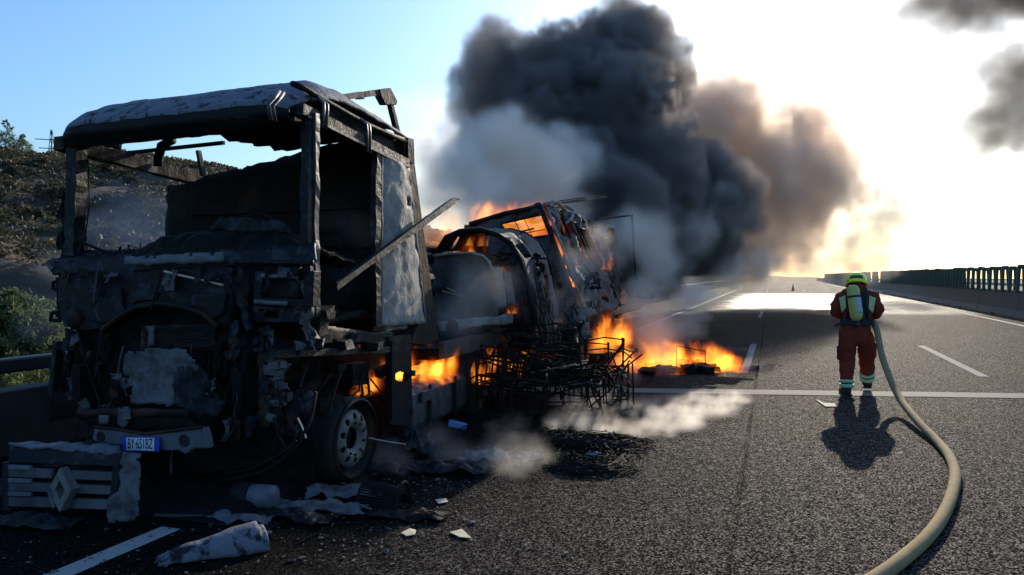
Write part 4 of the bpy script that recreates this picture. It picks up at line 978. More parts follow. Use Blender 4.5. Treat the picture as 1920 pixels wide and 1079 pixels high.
# ================================================================== HEAP OF BENT STEEL FRAMES
def rod_frame(seed, w=.44, h=.78, d=.42, r_=.0105):
    """one tubular frame: two bent side loops joined by cross rods, parts at the local origin"""
    rr = random.Random(seed); root = thing('steel_frame', (0, 0, 0), None, 'steel frame', 'bent steel frames heaped beside the trailer')
    j = lambda a=.012: rr.uniform(-a, a) * (a < .05 or 1)
    for sx_ in (-1, 1):
        x = sx_ * w / 2
        loop = [(x + j(), -d / 2, 0), (x + j(), -d / 2 + .02, h * .45), (x + j(), -d / 2 + .06 + j(), h * .56), (x + j(), d * .18 + j(), h * .56), (x + j(), d * .34 + j(.06), h), (x + j(), d * .42 + j(.06), h * .98), (x + j(), d * .30, h * .5), (x + j(), d / 2 + j(), 0), (x + j(), d * .2, .02)]
        MB().tube(loop, r_, 6, closed=True).build('side_loop', M['rod'], root)
    for y, z in ((-d / 2 + .03, h * .5), (d * .2, h * .56), (d * .36, h * .95), (d * .4, h * .25), (-d / 2, h * .12), (d * .36, h * .80), (-.02, h * .565)):
        MB().tube([(-w / 2, y + j(.02), z + j(.02)), (j(), y + j(.05), z + j(.04)), (w / 2, y + j(.02), z + j(.02))], r_ * .9, 6).build('cross_rod', M['rod'], root)
    return root
places = []
rr = random.Random(77)
protos = [rod_frame(s) for s in (1, 2, 3)]
spots = [(-1.95, 9.0, 0, 0, 0, .12), (-2.12, 9.1, 0, .06, 0, .2), (-2.45, 8.75, .30, .15, .08, .15), (-2.62, 8.62, .30, .7, .15, .4), (-2.1, 8.75, .0, 1.5, 0, .1), (-2.3, 8.35, .05, .25, 1.25, .3),
         (-2.78, 8.0, .0, .05, .05, .1), (-2.95, 7.75, .0, .0, .1, .15), (-2.86, 7.62, .02, .05, .0, .25), (-2.6, 7.9, .12, 1.5, .1, .3), (-2.55, 8.25, .25, 1.4, .15, .1),
         (-2.85, 8.2, .28, 1.5, .1, .2), (-2.68, 8.35, .46, 1.35, .15, .1), (-2.4, 8.55, .40, 1.5, -.1, .3), (-2.02, 8.6, .0, .9, .2, 1.3)]
FRAME_LABELS = ['bent chair like steel frame standing upright just left of the right end frame', 'bent steel frame standing behind the upright one at the right end of the heap', 'upright bent steel frame raised on others in the back middle of the heap',
 'steel frame tilted back at the rear of the heap, left of the raised one', 'steel frame lying on its back on the asphalt at the right of the heap', 'steel frame tipped on its side in the middle front of the heap', 'steel frame standing on the asphalt in the left half of the heap',
 'leftmost steel frame, standing against the fuel tank end of the heap', 'steel frame nearest the camera at the left front corner of the heap', 'steel frame lying on its back low in the left half of the heap', 'steel frame lying on its back half way up the middle of the heap',
 'steel frame lying on its back high at the left rear of the heap', 'topmost steel frame, lying on its back over the left middle of the heap', 'steel frame lying high over the right middle of the heap', 'steel frame leaning sideways on the asphalt under the right end frame']
for i, (x, y, z, rx, ry, rz) in enumerate(spots):
    o = protos[i] if i < 3 else copy_tree(protos[i % 3])
    o.location = (x, y, z + (.2 if rx > .8 else .0)); o.rotation_euler = (rx, ry, rz); o.scale = (rr.uniform(.92, 1.1),) * 3
    o['label'] = FRAME_LABELS[i]
# open rectangular frame at the right end of the heap
def rect_frame(x0, x1, yt, yb, v, label, lean=0.0):
    root = thing('rectangular_frame', on_v((x0 + x1) / 2, yb, v), label, 'steel frame')
    for vv in (v, v + .28):
        c4_ = [on_v(x0, yb, vv), on_v(x1, yb, vv), on_v(x1 + lean, yt, vv), on_v(x0 + lean, yt, vv)]
        MB().tube([c4_[0], c4_[3]], .013, 6).build('upright', M['rod'], root); MB().tube([c4_[1], c4_[2]], .013, 6).build('upright', M['rod'], root)
        for t in (.97, .82, .30, .22): MB().tube([c4_[0].lerp(c4_[3], t), c4_[1].lerp(c4_[2], t)], .010, 6).build('cross_rod', M['rod'], root)
    for x in (x0, x1):
        for t in (0.02, .95): MB().tube([on_v(x + lean * t, yb + (yt - yb) * t, v), on_v(x + lean * t, yb + (yt - yb) * t, v + .28)], .010, 6).build('cross_rod', M['rod'], root)
    return root
rect_frame(1112, 1178, 684, 768, 8.95, 'upright open rectangular steel frame at the right end of the heap')
rect_frame(908, 962, 702, 800, 7.55, 'open rectangular steel frame standing at the left end of the heap', -6)
rect_frame(1016, 1100, 690, 782, 8.5, 'open rectangular steel frame in the middle of the heap front', 5)
for i, pl_ in enumerate(([(1122, 790), (1098, 748), (1118, 668), (1146, 660), (1166, 720), (1150, 768)], [(1140, 772), (1132, 700), (1148, 690), (1158, 700), (1146, 760)], [(1046, 720), (1048, 606), (1052, 604), (1078, 655), (1112, 736), (1128, 790)], [(1168, 700), (1180, 676), (1186, 682), (1188, 760)])):
    P_ = [on_v(x, y, 8.8 - .05 * i + .04 * k) for k, (x, y) in enumerate(pl_)]
    tag(MB().tube(P_, .0105, 6).build('bent_rod', M['rod']), ['bent rod loop hanging on the right end frame of the heap', 'narrow bent rod hook inside the right end frame', 'long rod bent to a sharp peak over the middle of the heap', 'short kinked rod at the far right end of the heap'][i], 'rod')
# flat slats lying in the heap
slats = sorted((rr.uniform(-2.95, -1.95), rr.uniform(7.75, 8.8), rr.uniform(.30, .62)) for _ in range(9))
nth = ['leftmost', 'second from the left', 'third from the left', 'fourth from the left', 'middle one', 'fourth from the right', 'third from the right', 'second from the right', 'rightmost']
for k, c_ in enumerate(slats):
    c_ = Vector(c_); a = rr.uniform(-.5, .5); L_ = rr.uniform(.3, .6)
    o = MB().bar(c_ - Vector((math.cos(a), math.sin(a), .2)) * L_ / 2, c_ + Vector((math.cos(a), math.sin(a), .2)) * L_ / 2, .045, .008, segs=6).rough(.012, 9, k).build('metal_slat', M['bright_metal'] if k % 3 else M['char_blue'])
    tag(o, 'scorched metal slat in the steel frame heap, ' + nth[k] + ' of nine slats', 'slat', 'slats in the steel frame heap')

# ---- nests of bare tyre wire on the asphalt
def wire_nest(name, c, ru, rv, n, seed, label):
    rr = random.Random(seed); mb = MB(); c = Vector(c)
    for k in range(n):
        a0 = rr.uniform(0, 6.28); q = rr.uniform(.25, 1.0) ** .8; z = abs(rr.gauss(0, .05)) * (1.15 - q) + .006; da = rr.uniform(.5, 1.8); pts = []
        for i in range(7):
            a = a0 + da * i / 6; e = q * (1 + .12 * math.sin(3 * a + k)); pts.append(c + Vector((ru * e * math.cos(a) + rr.uniform(-.02, .02), rv * e * math.sin(a) + rr.uniform(-.02, .02), z + rr.uniform(0, .035))))
        mb.tube(pts, .0035, 3)
    for k in range(n // 3):
        p = c + Vector((rr.gauss(0, .5) * ru, rr.gauss(0, .5) * rv, .01)); d_ = Vector((rr.uniform(-1, 1), rr.uniform(-1, 1), rr.uniform(-.05, .25))) * rr.uniform(.08, .3)
        mb.tube([p, p + d_ * .5 + Vector((0, 0, .03)), p + d_], .0035, 3)
    o = mb.build(name, M['rod']); return tag(o, label, 'wire', kind='stuff')
wire_nest('tyre_wire', on_z(1105, 868), .42, .46, 330, 1, 'tangled ring of bare steel tyre wire round a blue disc on the asphalt')
wire_nest('tyre_wire', on_z(985, 818), .62, .42, 380, 2, 'wide mat of bare tyre wire below the steel frame heap')
wire_nest('tyre_wire', on_z(930, 800), .5, .35, 160, 3, 'loose tyre wire next to the fuel tank')
wire_nest('tyre_wire', on_z(1090, 830), .75, .28, 120, 9, 'thin loose tyre wire strands at the edge of the steam')

# ================================================================== DEBRIS ON THE ROAD
# fallen grille with its diamond badge
G0 = Vector((-4.5, 3.72, 0))
GR = thing('fallen_grille', G0, 'fallen slatted radiator grille with a diamond badge leaning on the road at lower left', 'grille')
VG = [3.62, 3.80, 3.72, 3.56]
def gq(pts, dv=0.0): return [on_v(x, y, 3.78 - .16 * max(0, (y - 840)) / 120 + dv) for x, y in pts]
MB().poly(gq([(18, 838), (228, 850), (222, 876), (14, 868)]), (0, .05, 0)).build('grille_top', M['char_blue'], GR, bevel=.008)
px_sheet([(40, 828), (226, 838), (228, 851), (18, 839)], [3.84, 3.84, 3.77, 3.77], 24, 3, 'grille_lip', M['pale_paint'], .02, 9, 91, .02, par=GR)
for y0, y1, h_ in ((878, 886, 17), (904, 912, 17), (931, 938, 19)):
    for xa, xb in ((14, 96), (128, 218)):
        f = lambda x: y0 + (y1 - y0) * (x - 14) / 204
        MB().poly(gq([(xa, f(xa)), (xb, f(xb)), (xb, f(xb) + h_), (xa, f(xa) + h_)]), (0, .035, 0)).build('slat', M['grey_metal'], GR, bevel=.006)
for y0 in (872, 897, 922):
    MB().poly(gq([(15, y0), (56, y0 + 2), (56, y0 + 9), (15, y0 + 8)], -.01), (0, .02, 0)).build('slat_block', M['pale_paint'], GR)
MB().poly(gq([(4, 868), (16, 868), (16, 958), (4, 960)]), (0, .05, 0)).build('side_bar', M['char_blue'], GR)
MB().poly(gq([(212, 874), (224, 876), (214, 962), (202, 962)]), (0, .05, 0)).build('side_bar', M['char'], GR)
MB().poly(gq([(8, 872), (218, 880), (208, 958), (8, 956)], .07), (0, .01, 0)).build('grille_back', M['soot'], GR)
cx_, cy_ = 112, 919
def diamond(sx_, sy_, dv): return gq([(cx_, cy_ - sy_), (cx_ + sx_, cy_), (cx_, cy_ + sy_), (cx_ - sx_, cy_)], dv)
o_ = diamond(22, 41, -.05); i_ = diamond(9, 19, -.05); d_ = Vector((0, .06, 0)); vs = o_ + i_ + [p + d_ for p in o_] + [p + d_ for p in i_]; fs = []
ctr = [(a + b) / 2 + Vector((0, -.022, 0)) for a, b in zip(o_, i_)]; vs += ctr
for k in range(4):
    j = (k + 1) % 4; fs += [(k, j, 16 + j, 16 + k), (16 + k, 16 + j, 4 + j, 4 + k), (k, 8 + k, 8 + j, j), (4 + k, 4 + j, 12 + j, 12 + k)]
MB().add(vs, fs).build('diamond_badge', M['rim'], GR)
MB().bar(gq([(90, 918)], -.075)[0], gq([(101, 952)], -.075)[0], .022, .008, up=(0, 1, 0)).build('badge_edge', M['pale_paint'], GR)
o = outline_sheet([(234, 850), (268, 850), (266, 890), (258, 930), (250, 975), (212, 985), (206, 940), (222, 925), (226, 890)], 3.68, 'bent_trim', M['ash_white'], .05, 93, par=None, lean=.1, step=7)
tag(o, 'pale ash crusted strip of bent trim standing beside the fallen grille', 'trim')
# curved white wing piece in front
c_ = on_z(402, 1046); ax = (on_z(495, 1020) - on_z(312, 1056)).normalized(); side = Vector((-ax.y, ax.x, 0))
vs = []; nu, nv = 40, 16
for j in range(nv + 1):
    for i in range(nu + 1):
        s, t = i / nu, j / nv; Lh = .29; rad = .035 + .095 * s ** .8
        a = math.pi * (1.02 * t); p = c_ + ax * (Lh * (2 * s - 1)) + side * (rad * math.cos(a) + .05) + Vector((0, 0, .012 + rad * 1.05 * math.sin(a) * (1 - .25 * (s > .93))))
        vs.append(p + noise.noise_vector(p * 9) * .010)
o = MB().add(vs, [(j * (nu + 1) + i, j * (nu + 1) + i + 1, (j + 1) * (nu + 1) + i + 1, (j + 1) * (nu + 1) + i) for j in range(nv) for i in range(nu)]).build('wing_fragment', M['ash_roof'], None, smooth=True, solid=.012)
tag(o, 'curved ash speckled wing fragment lying on the road beside the white line end', 'wreckage')
# canister
c_ = on_z(470, 958)
CN = thing('canister', c_, 'white canister with a charred end lying on its side by the front wheel', 'canister')
ax = Vector((1, .12, 0)).normalized(); R_ = Matrix.Rotation(.12, 3, 'Z')
mb = MB().lathe([(.0, -.01), (.075, -.01), (.082, .0), (.082, .15), (.07, .165), (.0, .165)], (0, 0, 0), 'X', 24); mb.v = [R_ @ p + c_ + Vector((-.02, .05, .085)) for p in mb.v]; mb.build('canister_body', M['pale_paint'], CN, smooth=True)
mb = MB().lathe([(.0, -.15), (.07, -.15), (.088, -.11), (.09, -.02), (.078, -.005)], (0, 0, 0), 'X', 24).rough(.012, 16); mb.v = [R_ @ p + c_ + Vector((-.02, .05, .085)) for p in mb.v]; mb.build('charred_cap', M['char_blue'], CN, smooth=True)
# crumpled panels and heaps
def crumple(name, px, py, w, d, h, mat, seed, label, rot=0.0, cat='wreckage', n=22, dz=0):
    c = on_z(px, py); R_ = Matrix.Rotation(rot, 3, 'Z'); vs = []
    for j in range(n + 1):
        for i in range(n + 1):
            x, y = (i / n - .5), (j / n - .5); e = max(0, 1 - (2 * math.hypot(x, y)) ** 2 * .9)
            p = R_ @ Vector((x * w * (1 + .25 * noise.noise(Vector((j * .3, seed, 0)))), y * d * (1 + .25 * noise.noise(Vector((i * .3, seed, 5)))), 0)) + c
            q = p * 6 + Vector((0, 0, seed * 3.1))
            p.z = .012 + dz + max(0, h * (.35 * e + .8 * abs(noise.noise(q)) + .35 * abs(noise.noise(q * 2.7))))
            vs.append(p + noise.noise_vector(q * 1.9) * .02)
    o = MB().add(vs, [(j * (n + 1) + i, j * (n + 1) + i + 1, (j + 1) * (n + 1) + i + 1, (j + 1) * (n + 1) + i) for j in range(n) for i in range(n)]).build(name, mat, None, solid=.006, smooth=(seed % 2 == 0))
    return tag(o, label, cat)
crumple('crumpled_panel', 935, 868, .62, .30, .17, M['bright_metal'], 1, 'crumpled silver aluminium panel on the asphalt left of the wire nest', .2)
crumple('crumpled_panel', 980, 862, .30, .22, .10, M['bright_metal'], 2, 'smaller pale crumpled foil right of the silver panel', -.3)
crumple('crumpled_panel', 775, 850, .55, .45, .24, M['char_blue'], 3, 'bluish grey crumpled heap just right of the front wheel', .5)
crumple('crumpled_panel', 835, 885, .70, .30, .10, M['char_blue'], 4, 'flat blue grey crumpled sheet between the wheel and the silver panel', .15)
crumple('ash_heap', 590, 958, .72, .20, .08, M['ash_white'], 5, 'long low heap of white ash in front of the wheel', .12, 'ash')
crumple('ash_heap', 650, 930, .55, .28, .09, M['ash_white'], 6, 'white ash and scraps right under the front wheel', .3, 'ash')
crumple('ash_heap', 560, 975, .5, .18, .06, M['char_blue'], 7, 'grey ash heap right of the white canister', 0, 'ash')
crumple('ash_heap', 730, 880, .45, .4, .10, M['char'], 8, 'dark ash heap beside the front wheel rim', 0, 'ash')
crumple('crumpled_panel', 70, 985, .62, .24, .06, M['char_blue'], 10, 'bluish crumpled plastic on the ground below the fallen grille', .1)
crumple('burnt_mat', 760, 970, .55, .22, .05, M['soot'], 11, 'flat black burnt mat in front of the dark basket', .2)
crumple('ash_heap', 455, 978, .4, .14, .05, M['ash_white'], 12, 'pale ash below the canister', .1, 'ash')
# dark basket remains
c_ = on_z(722, 952); mb = MB(); nb_ = 14
mb2 = MB()
for k in range(26):
    a = math.pi * (.05 + 1.0 * k / 25); 
    pts = [c_ + Vector((-.16 + .30 * math.sin(t) , .10 * math.cos(a) , .17 * math.sin(a) * math.cos(t * .6))) for t in [0, .4, .8, 1.2, 1.5]]
    mb.tube(pts, .007, 5)
mb.tube([c_ + Vector((.14, .11 * math.cos(math.pi * k / 12), .19 * math.sin(math.pi * k / 12))) for k in range(13)], .012, 6)
mb.tube([c_ + Vector((-.16, .11 * math.cos(math.pi * k / 12), .16 * math.sin(math.pi * k / 12))) for k in range(13)], .010, 6)
tag(mb.build('burnt_basket', M['char']), 'black half round burnt basket lying on the asphalt in front of the wheel', 'basket')
def scrap(pts, z, mat, name, label, cat):
    P_ = [on_z(x, y, z + .004 * (k % 2)) + Vector((0, 0, .015 * noise.noise(Vector((x, y, 1)))**2)) for k, (x, y) in enumerate(pts)]
    return tag(MB().poly(P_, (0, 0, .004)).build(name, mat), label, cat)
scrap([(843, 999), (866, 993), (884, 1010), (862, 1008)], .008, M['paper'], 'paper_scrap', 'triangular cream scrap lying alone on the asphalt', 'scrap')
scrap([(752, 1000), (768, 992), (780, 995), (778, 1003), (762, 1006)], .008, M['paper'], 'paper_scrap', 'crumpled cream scrap left of the triangular one', 'scrap')
scrap([(816, 938), (836, 935), (840, 942), (822, 945)], .008, M['paper'], 'paper_scrap', 'small brownish scrap near the burnt basket', 'scrap')
scrap([(1529, 750), (1536, 751), (1544, 756), (1566, 757), (1568, 763), (1548, 763)], .006, M['paper'], 'paper_scrap', 'pale flattened scrap on the road left of the firefighter shadow', 'scrap')
c_ = on_z(858, 806)
tag(MB().box(c_ + Vector((0, 0, .05)), (.20, .08, .07), Matrix.Rotation(.35, 3, 'Z') @ Matrix.Rotation(.25, 3, 'Y')).rough(.006, 12).build('blue_container', M['blue_plastic'], None, bevel=.012), 'small blue plastic container lying beside the fuel tank', 'container')
tag(MB().lathe([(.0, .012), (.062, .014), (.068, .006), (.06, .0), (.0, .0)], on_z(1112, 858) + Vector((0, 0, .03)), 'Z', 26).build('blue_disc', M['blue_plastic'], None, smooth=True), 'round pale blue disc lying on the ring of tyre wire', 'disc')
MBp = MB().bar(on_z(290, 966, .02), on_z(400, 968, .02), .02, .015)
tag(MBp.build('thin_strip', M['grey_metal']), 'thin metal strip lying under the front bumper', 'strip')
tag(MB().tube([on_u(690, 822, -2.95), on_u(725, 829, -2.9), on_u(760, 834, -2.85)], .01, 5).build('thin_rod', M['grey_metal']), 'thin rod reaching right from the front wheel hub', 'rod')
# small fragments: nobody could count them
mb = MB(); rr = random.Random(8)
for k in range(900):
    if k < 620:
        c_ = Vector((rr.gauss(-2.3, .55), rr.uniform(3.2, 8.0), .006))
    else: c_ = Vector((rr.gauss(-3.2, 1.0), rr.uniform(2.9, 4.6), .006))
    s_ = rr.uniform(.004, .014) * (2.2 if k % 31 == 0 else 1); a = rr.uniform(0, 3)
    mb.box(c_ + Vector((0, 0, s_ * .2)), (s_ * rr.uniform(.6, 2), s_, s_ * .45), Matrix.Rotation(a, 3, 'Z') @ Matrix.Rotation(rr.uniform(-.4, .4), 3, 'X'))
o = mb.build('ash_fragments', M['paper_ash']); tag(o, 'scattered pale and dark fragments of ash', 'ash', kind='stuff')
# cones and people far off in the smoke
def cone(px, py, dep, label):
    p = at(px, py, dep); r = thing('traffic_cone', (p.x, p.y, 0), label, 'traffic cone', 'far traffic cones')
    MB().lathe([(.0, .75), (.03, .75), (.15, .04), (.22, .04), (.22, 0), (.0, 0)], (p.x, p.y, 0), 'Z', 14).build('cone_body', M['orange'], r)
    MB().lathe([(.062, .56), (.105, .33)], (p.x, p.y, 0.002), 'Z', 14).build('white_band', M['pale_paint'], r)
cone(1487, 541, 78, 'small orange cone far down the road left of the firefighter head')

# torn panels and bars jutting out of the load
rr = random.Random(55)
for k in range(26):
    x, y = rr.uniform(860, 1110), rr.uniform(455, 625); v = rr.uniform(8.6, 9.4) if x < 990 else rr.uniform(9.7, 10.4)
    p0 = on_v(x, y, v - .15); p1 = p0 + Vector((rr.uniform(-.5, .5), rr.uniform(-.1, .1), rr.uniform(-.45, .35)))
    MB().tube([p0, p0.lerp(p1, .5) + Vector((rr.uniform(-.1, .1), 0, rr.uniform(-.1, .1))), p1], rr.choice([.008, .012, .018]), 5).build('burnt_bar', M['rod'] if k % 3 else M['grey_metal'], VA if x < 990 else VC)
for k in range(18):
    x, y = rr.uniform(900, 1100), rr.uniform(470, 610); v = 8.75 if x < 990 else 9.95
    w, h = rr.uniform(14, 40), rr.uniform(20, 70)
    q = [on_v(x, y + h, v), on_v(x + w, y + h * rr.uniform(.7, 1.1), v - .1), on_v(x + w * rr.uniform(.6, 1.1), y, v), on_v(x, y + rr.uniform(-8, 8), v + .05)]
    MB().sheet(q, 6, 8, .06, 9, lambda s, t, k=k: noise.noise(Vector((s * 5, t * 5, k))) > .25, k, .03).build('torn_panel', [M['van_hull'], M['char'], M['ash_panel'], M['char_rust']][k % 4], VA if x < 990 else VC, solid=.006)

# ================================================================== FIREFIGHTER
FP = Vector((1.08, 10.90, 0)); FYAW = math.radians(-3)
FF = thing('firefighter', FP, 'firefighter in brick red turnout suit and fluorescent helmet walking away with a hose', 'person')
FF.rotation_euler = (0, 0, FYAW)
def skin_body(name, nodes, edges, mat, parent, levels=2, root='pelvis'):
    names = list(nodes); me = bpy.data.meshes.new(name)
    me.from_pydata([nodes[k][0] for k in names], [(names.index(a), names.index(b)) for a, b in edges], [])
    o = bpy.data.objects.new(name, me); COL.objects.link(o)
    o.modifiers.new('skin', 'SKIN').use_smooth_shade = True
    sv = me.skin_vertices[0].data
    for i, k in enumerate(names):
        r = nodes[k][1]; sv[i].radius = (r, r) if not isinstance(r, tuple) else r; sv[i].use_root = (k == root)
    s = o.modifiers.new('sub', 'SUBSURF'); s.levels = s.render_levels = levels
    d = bpy.context.evaluated_depsgraph_get(); m2 = bpy.data.meshes.new_from_object(o.evaluated_get(d)); m2.name = name
    bpy.data.objects.remove(o); m2.materials.clear(); m2.materials.append(mat); m2.shade_smooth()
    o = bpy.data.objects.new(name, m2); COL.objects.link(o); o.parent = parent
    return o
nodes = {
 'pelvis': ((0, 0, .86), (.185, .15)), 'waist': ((0, .03, 1.01), (.165, .145)), 'chest': ((0, .08, 1.20), (.225, .165)), 'upper': ((0, .12, 1.32), (.15, .13)), 'neck': ((0, .16, 1.40), .085), 'head': ((0, .20, 1.49), .10), 'crown': ((0, .20, 1.57), .075),
 'hipl': ((-.105, .0, .78), .135), 'kneel': ((-.115, .05, .46), .105), 'shinl': ((-.12, .0, .26), .095), 'anklel': ((-.12, -.02, .10), .082), 'footl': ((-.125, .06, .05), .05),
 'hipr': ((.105, .01, .78), .135), 'kneer': ((.135, .20, .47), .105), 'shinr': ((.145, .30, .28), .095), 'ankler': ((.15, .36, .14), .082), 'footr': ((.155, .44, .08), .05),
 'shl': ((-.20, .10, 1.30), .095), 'ela': ((-.245, .09, 1.18), .094), 'ell': ((-.25, .14, 1.09), .098), 'wrl': ((-.14, .36, 1.06), .058),
 'shr': ((.20, .10, 1.31), .095), 'era': ((.242, .09, 1.20), .094), 'elr': ((.25, .14, 1.11), .098), 'wrr': ((.20, .38, 1.04), .055)}
edges = [('pelvis', 'waist'), ('waist', 'chest'), ('chest', 'upper'), ('upper', 'neck'), ('neck', 'head'), ('head', 'crown'), ('pelvis', 'hipl'), ('hipl', 'kneel'), ('kneel', 'shinl'), ('shinl', 'anklel'), ('anklel', 'footl'),
 ('pelvis', 'hipr'), ('hipr', 'kneer'), ('kneer', 'shinr'), ('shinr', 'ankler'), ('ankler', 'footr'), ('upper', 'shl'), ('shl', 'ela'), ('ela', 'ell'), ('ell', 'wrl'), ('upper', 'shr'), ('shr', 'era'), ('era', 'elr'), ('elr', 'wrr')]
body = skin_body('body', nodes, edges, M['suit'], FF, 3)
for v in body.data.vertices:      # cloth folds
    v.co += noise.noise_vector(v.co * 11) * .014 + noise.noise_vector(Vector((v.co.x * 9, v.co.y * 9, v.co.z * 30))) * .011 + noise.noise_vector(v.co * 45) * .003
OFF['firefighter'] = Vector((0, 0, 0))      # parts below are given in the person's own frame
def ellipsoid(c, r, rot=None, n=20, zmin=-1.0, zmax=1.0):
    prof = [(math.sqrt(max(0, 1 - z * z)), z) for z in [zmin + (zmax - zmin) * k / (n // 2) for k in range(n // 2 + 1)]]
    mb = MB().lathe(prof, (0, 0, 0), 'Z', n)
    mb.v = [Vector((p.x * r[0], p.y * r[1], p.z * r[2])) for p in mb.v]
    if rot is not None: mb.v = [rot @ p for p in mb.v]
    mb.v = [p + Vector(c) for p in mb.v]; return mb
hr = Matrix.Rotation(-.30, 3, 'X')
hc = Vector((0, .20, 1.515))
helm = ellipsoid(hc, (.128, .155, .135), hr, 28, -.35, 1.0)
h_ = helm.build('helmet', M['helmet'], FF, smooth=True, solid=.006)
MB().tube([hc + hr @ Vector((.134 * math.cos(a), .166 * math.sin(a), -.045 - .012 * math.sin(a))) for a in [2 * math.pi * k / 28 for k in range(28)]], .013, 6, closed=True).build('brim', M['helmet'], h_, smooth=True)
def helm_patch(a0, a1, z0, z1, k, name, mat):
    vs = []; n = 10
    for j in range(5):
        for i in range(n + 1):
            a = a0 + (a1 - a0) * i / n; z = z0 + (z1 - z0) * j / 4 + .12 * (i / n) * 0; q = math.sqrt(max(0, 1 - z * z))
            vs.append(hc + hr @ Vector((.128 * q * math.cos(a), .155 * q * math.sin(a), .135 * z)) * k)
    MB().add(vs, [(j * (n + 1) + i, j * (n + 1) + i + 1, (j + 1) * (n + 1) + i + 1, (j + 1) * (n + 1) + i) for j in range(4) for i in range(n)]).build(name, mat, h_, smooth=True, solid=.003)
helm_patch(math.radians(228), math.radians(306), .02, .36, 1.025, 'helmet_band', M['helmet_band'])
helm_patch(math.radians(195), math.radians(222), -.28, -.05, 1.03, 'helmet_band', M['black'])
helm_patch(math.radians(262), math.radians(300), -.30, -.12, 1.03, 'ratchet_cover', M['helmet'])
MB().sheet([(-.115, .10, 1.36), (.115, .10, 1.36), (.11, .085, 1.475), (-.11, .085, 1.475)], 12, 5, .01, 10, fn=lambda s, t: Vector((0, -.075 * math.sin(math.pi * s), 0))).build('neck_curtain', M['suit'], FF, smooth=True, solid=.008)
ellipsoid((-.135, .075, 1.375), (.055, .05, .05)).rough(.006, 12).build('collar_fold', M['suit'], FF, smooth=True)
ellipsoid((0, .305, 1.47), (.07, .055, .085), None, 16).build('breathing_mask', M['black'], FF, smooth=True)
ellipsoid((0, .318, 1.455), (.022, .055, .022), None, 12).build('mask_valve', M['black'], FF, smooth=True)
# breathing apparatus
ct, cb = Vector((-.065, -.115, 1.475)), Vector((.0, -.165, .985)); ca = (ct - cb).normalized(); Lc = (ct - cb).length; Rq = ca.to_track_quat('Z', 'Y').to_matrix()
def cyl(prof, name, mat, par, n=26):
    mb = MB().lathe(prof, (0, 0, 0), 'Z', n); mb.v = [Rq @ p + cb for p in mb.v]; return mb.build(name, mat, par, smooth=True)
r_ = .080
C_ = cyl([(.0, .02), (.045, .022), (.07, .05), (r_, .09), (r_, Lc - .07), (.066, Lc - .025), (.035, Lc - .004), (.0, Lc)], 'air_cylinder', M['cylinder'], FF)
cyl([(r_ + .004, Lc * .66), (r_ + .007, Lc * .665), (r_ + .007, Lc * .71), (r_ + .004, Lc * .715)], 'cylinder_strap', M['black'], C_)
mb = MB(); vs = []
for j in range(9):
    for i in range(13):
        a = math.radians(232 + 66 * i / 12); h = .12 + .20 * j / 8; vs.append(Rq @ Vector(((r_ + .003) * math.cos(a + .0), (r_ + .003) * math.sin(a), h)) + cb)
# label faces the camera side whichever way the frame was built
cen = sum(vs, Vector()) / len(vs)
if cen.y > cb.y + .0:
    vs = []
    for j in range(9):
        for i in range(13):
            a = math.radians(52 + 66 * i / 12); h = .12 + .20 * j / 8; vs.append(Rq @ Vector(((r_ + .003) * math.cos(a), (r_ + .003) * math.sin(a), h)) + cb)
MB().add(vs, [(j * 13 + i, j * 13 + i + 1, (j + 1) * 13 + i + 1, (j + 1) * 13 + i) for j in range(8) for i in range(12)]).build('cylinder_label', M['cyl_label'], C_, smooth=True, solid=.002)
cyl([(.0, -.06), (.026, -.058), (.03, -.02), (.022, .02), (.0, .03)], 'valve', M['grey_metal'], C_, 14)
ellipsoid(cb + Vector((.045, .0, .06)), (.04, .03, .05)).build('regulator', M['black'], FF, smooth=True)
MB().poly([(-.13, -.075, 1.40), (.13, -.075, 1.40), (.11, -.085, 1.18), (.14, -.105, .98), (-.14, -.105, .98), (-.11, -.085, 1.18)], (0, .02, 0)).build('back_plate', M['black'], FF, bevel=.008)
def oval_band(zc, yc, rx, ry, h, t, name, mat, dx=0.0, n=30):
    vs = []
    for k in range(n):
        a = 2 * math.pi * k / n
        for (dr, z) in ((0, -h / 2), (t, -h / 2), (t, h / 2), (0, h / 2)): vs.append(Vector((dx + (rx + dr) * math.cos(a), yc + (ry + dr) * math.sin(a), zc + z + .006 * math.sin(a * 3))))
    fs = [(k * 4 + i, ((k + 1) % n) * 4 + i, ((k + 1) % n) * 4 + (i + 1) % 4, k * 4 + (i + 1) % 4) for k in range(n) for i in range(4)]
    return MB().add(vs, fs).build(name, mat, FF, smooth=False)
oval_band(.985, .02, .185, .165, .075, .012, 'waist_belt', M['black'])
for x, z, s in ((-.13, .97, .055), (.12, .98, .06), (-.04, .95, .05), (.17, .99, .045), (-.18, .98, .05)):
    MB().box((x, -.13 + abs(x) * .35, z), (s * 1.3, .05, s * 1.6)).rough(.008, 20).build('belt_pouch', M['black'], FF, bevel=.008)
for sx_ in (-1, 1):
    MB().tube([Vector((sx_ * .115, .20, 1.33)), Vector((sx_ * .125, .10, 1.415)), Vector((sx_ * .12, -.03, 1.385)), Vector((sx_ * .10, -.095, 1.25)), Vector((sx_ * .13, -.10, 1.02))], .020, 8).build('shoulder_strap', M['black'], FF, smooth=True)
    q = [Vector((sx_ * .135, -.085, 1.17)), Vector((sx_ * .185, -.05, 1.10)), Vector((sx_ * .225, -.035, 1.30)), Vector((sx_ * .145, -.055, 1.335))]
    MB().sheet([q[0], q[1], q[2], q[3]], 6, 8, .004, 14).build('reflective_patch', M['reflect_y'], FF, smooth=True, solid=.008)
MB().tube([(-.19, -.06, .96), (-.24, -.08, .95), (-.27, -.08, .915)], .014, 6).build('loose_strap', M['black'], FF)
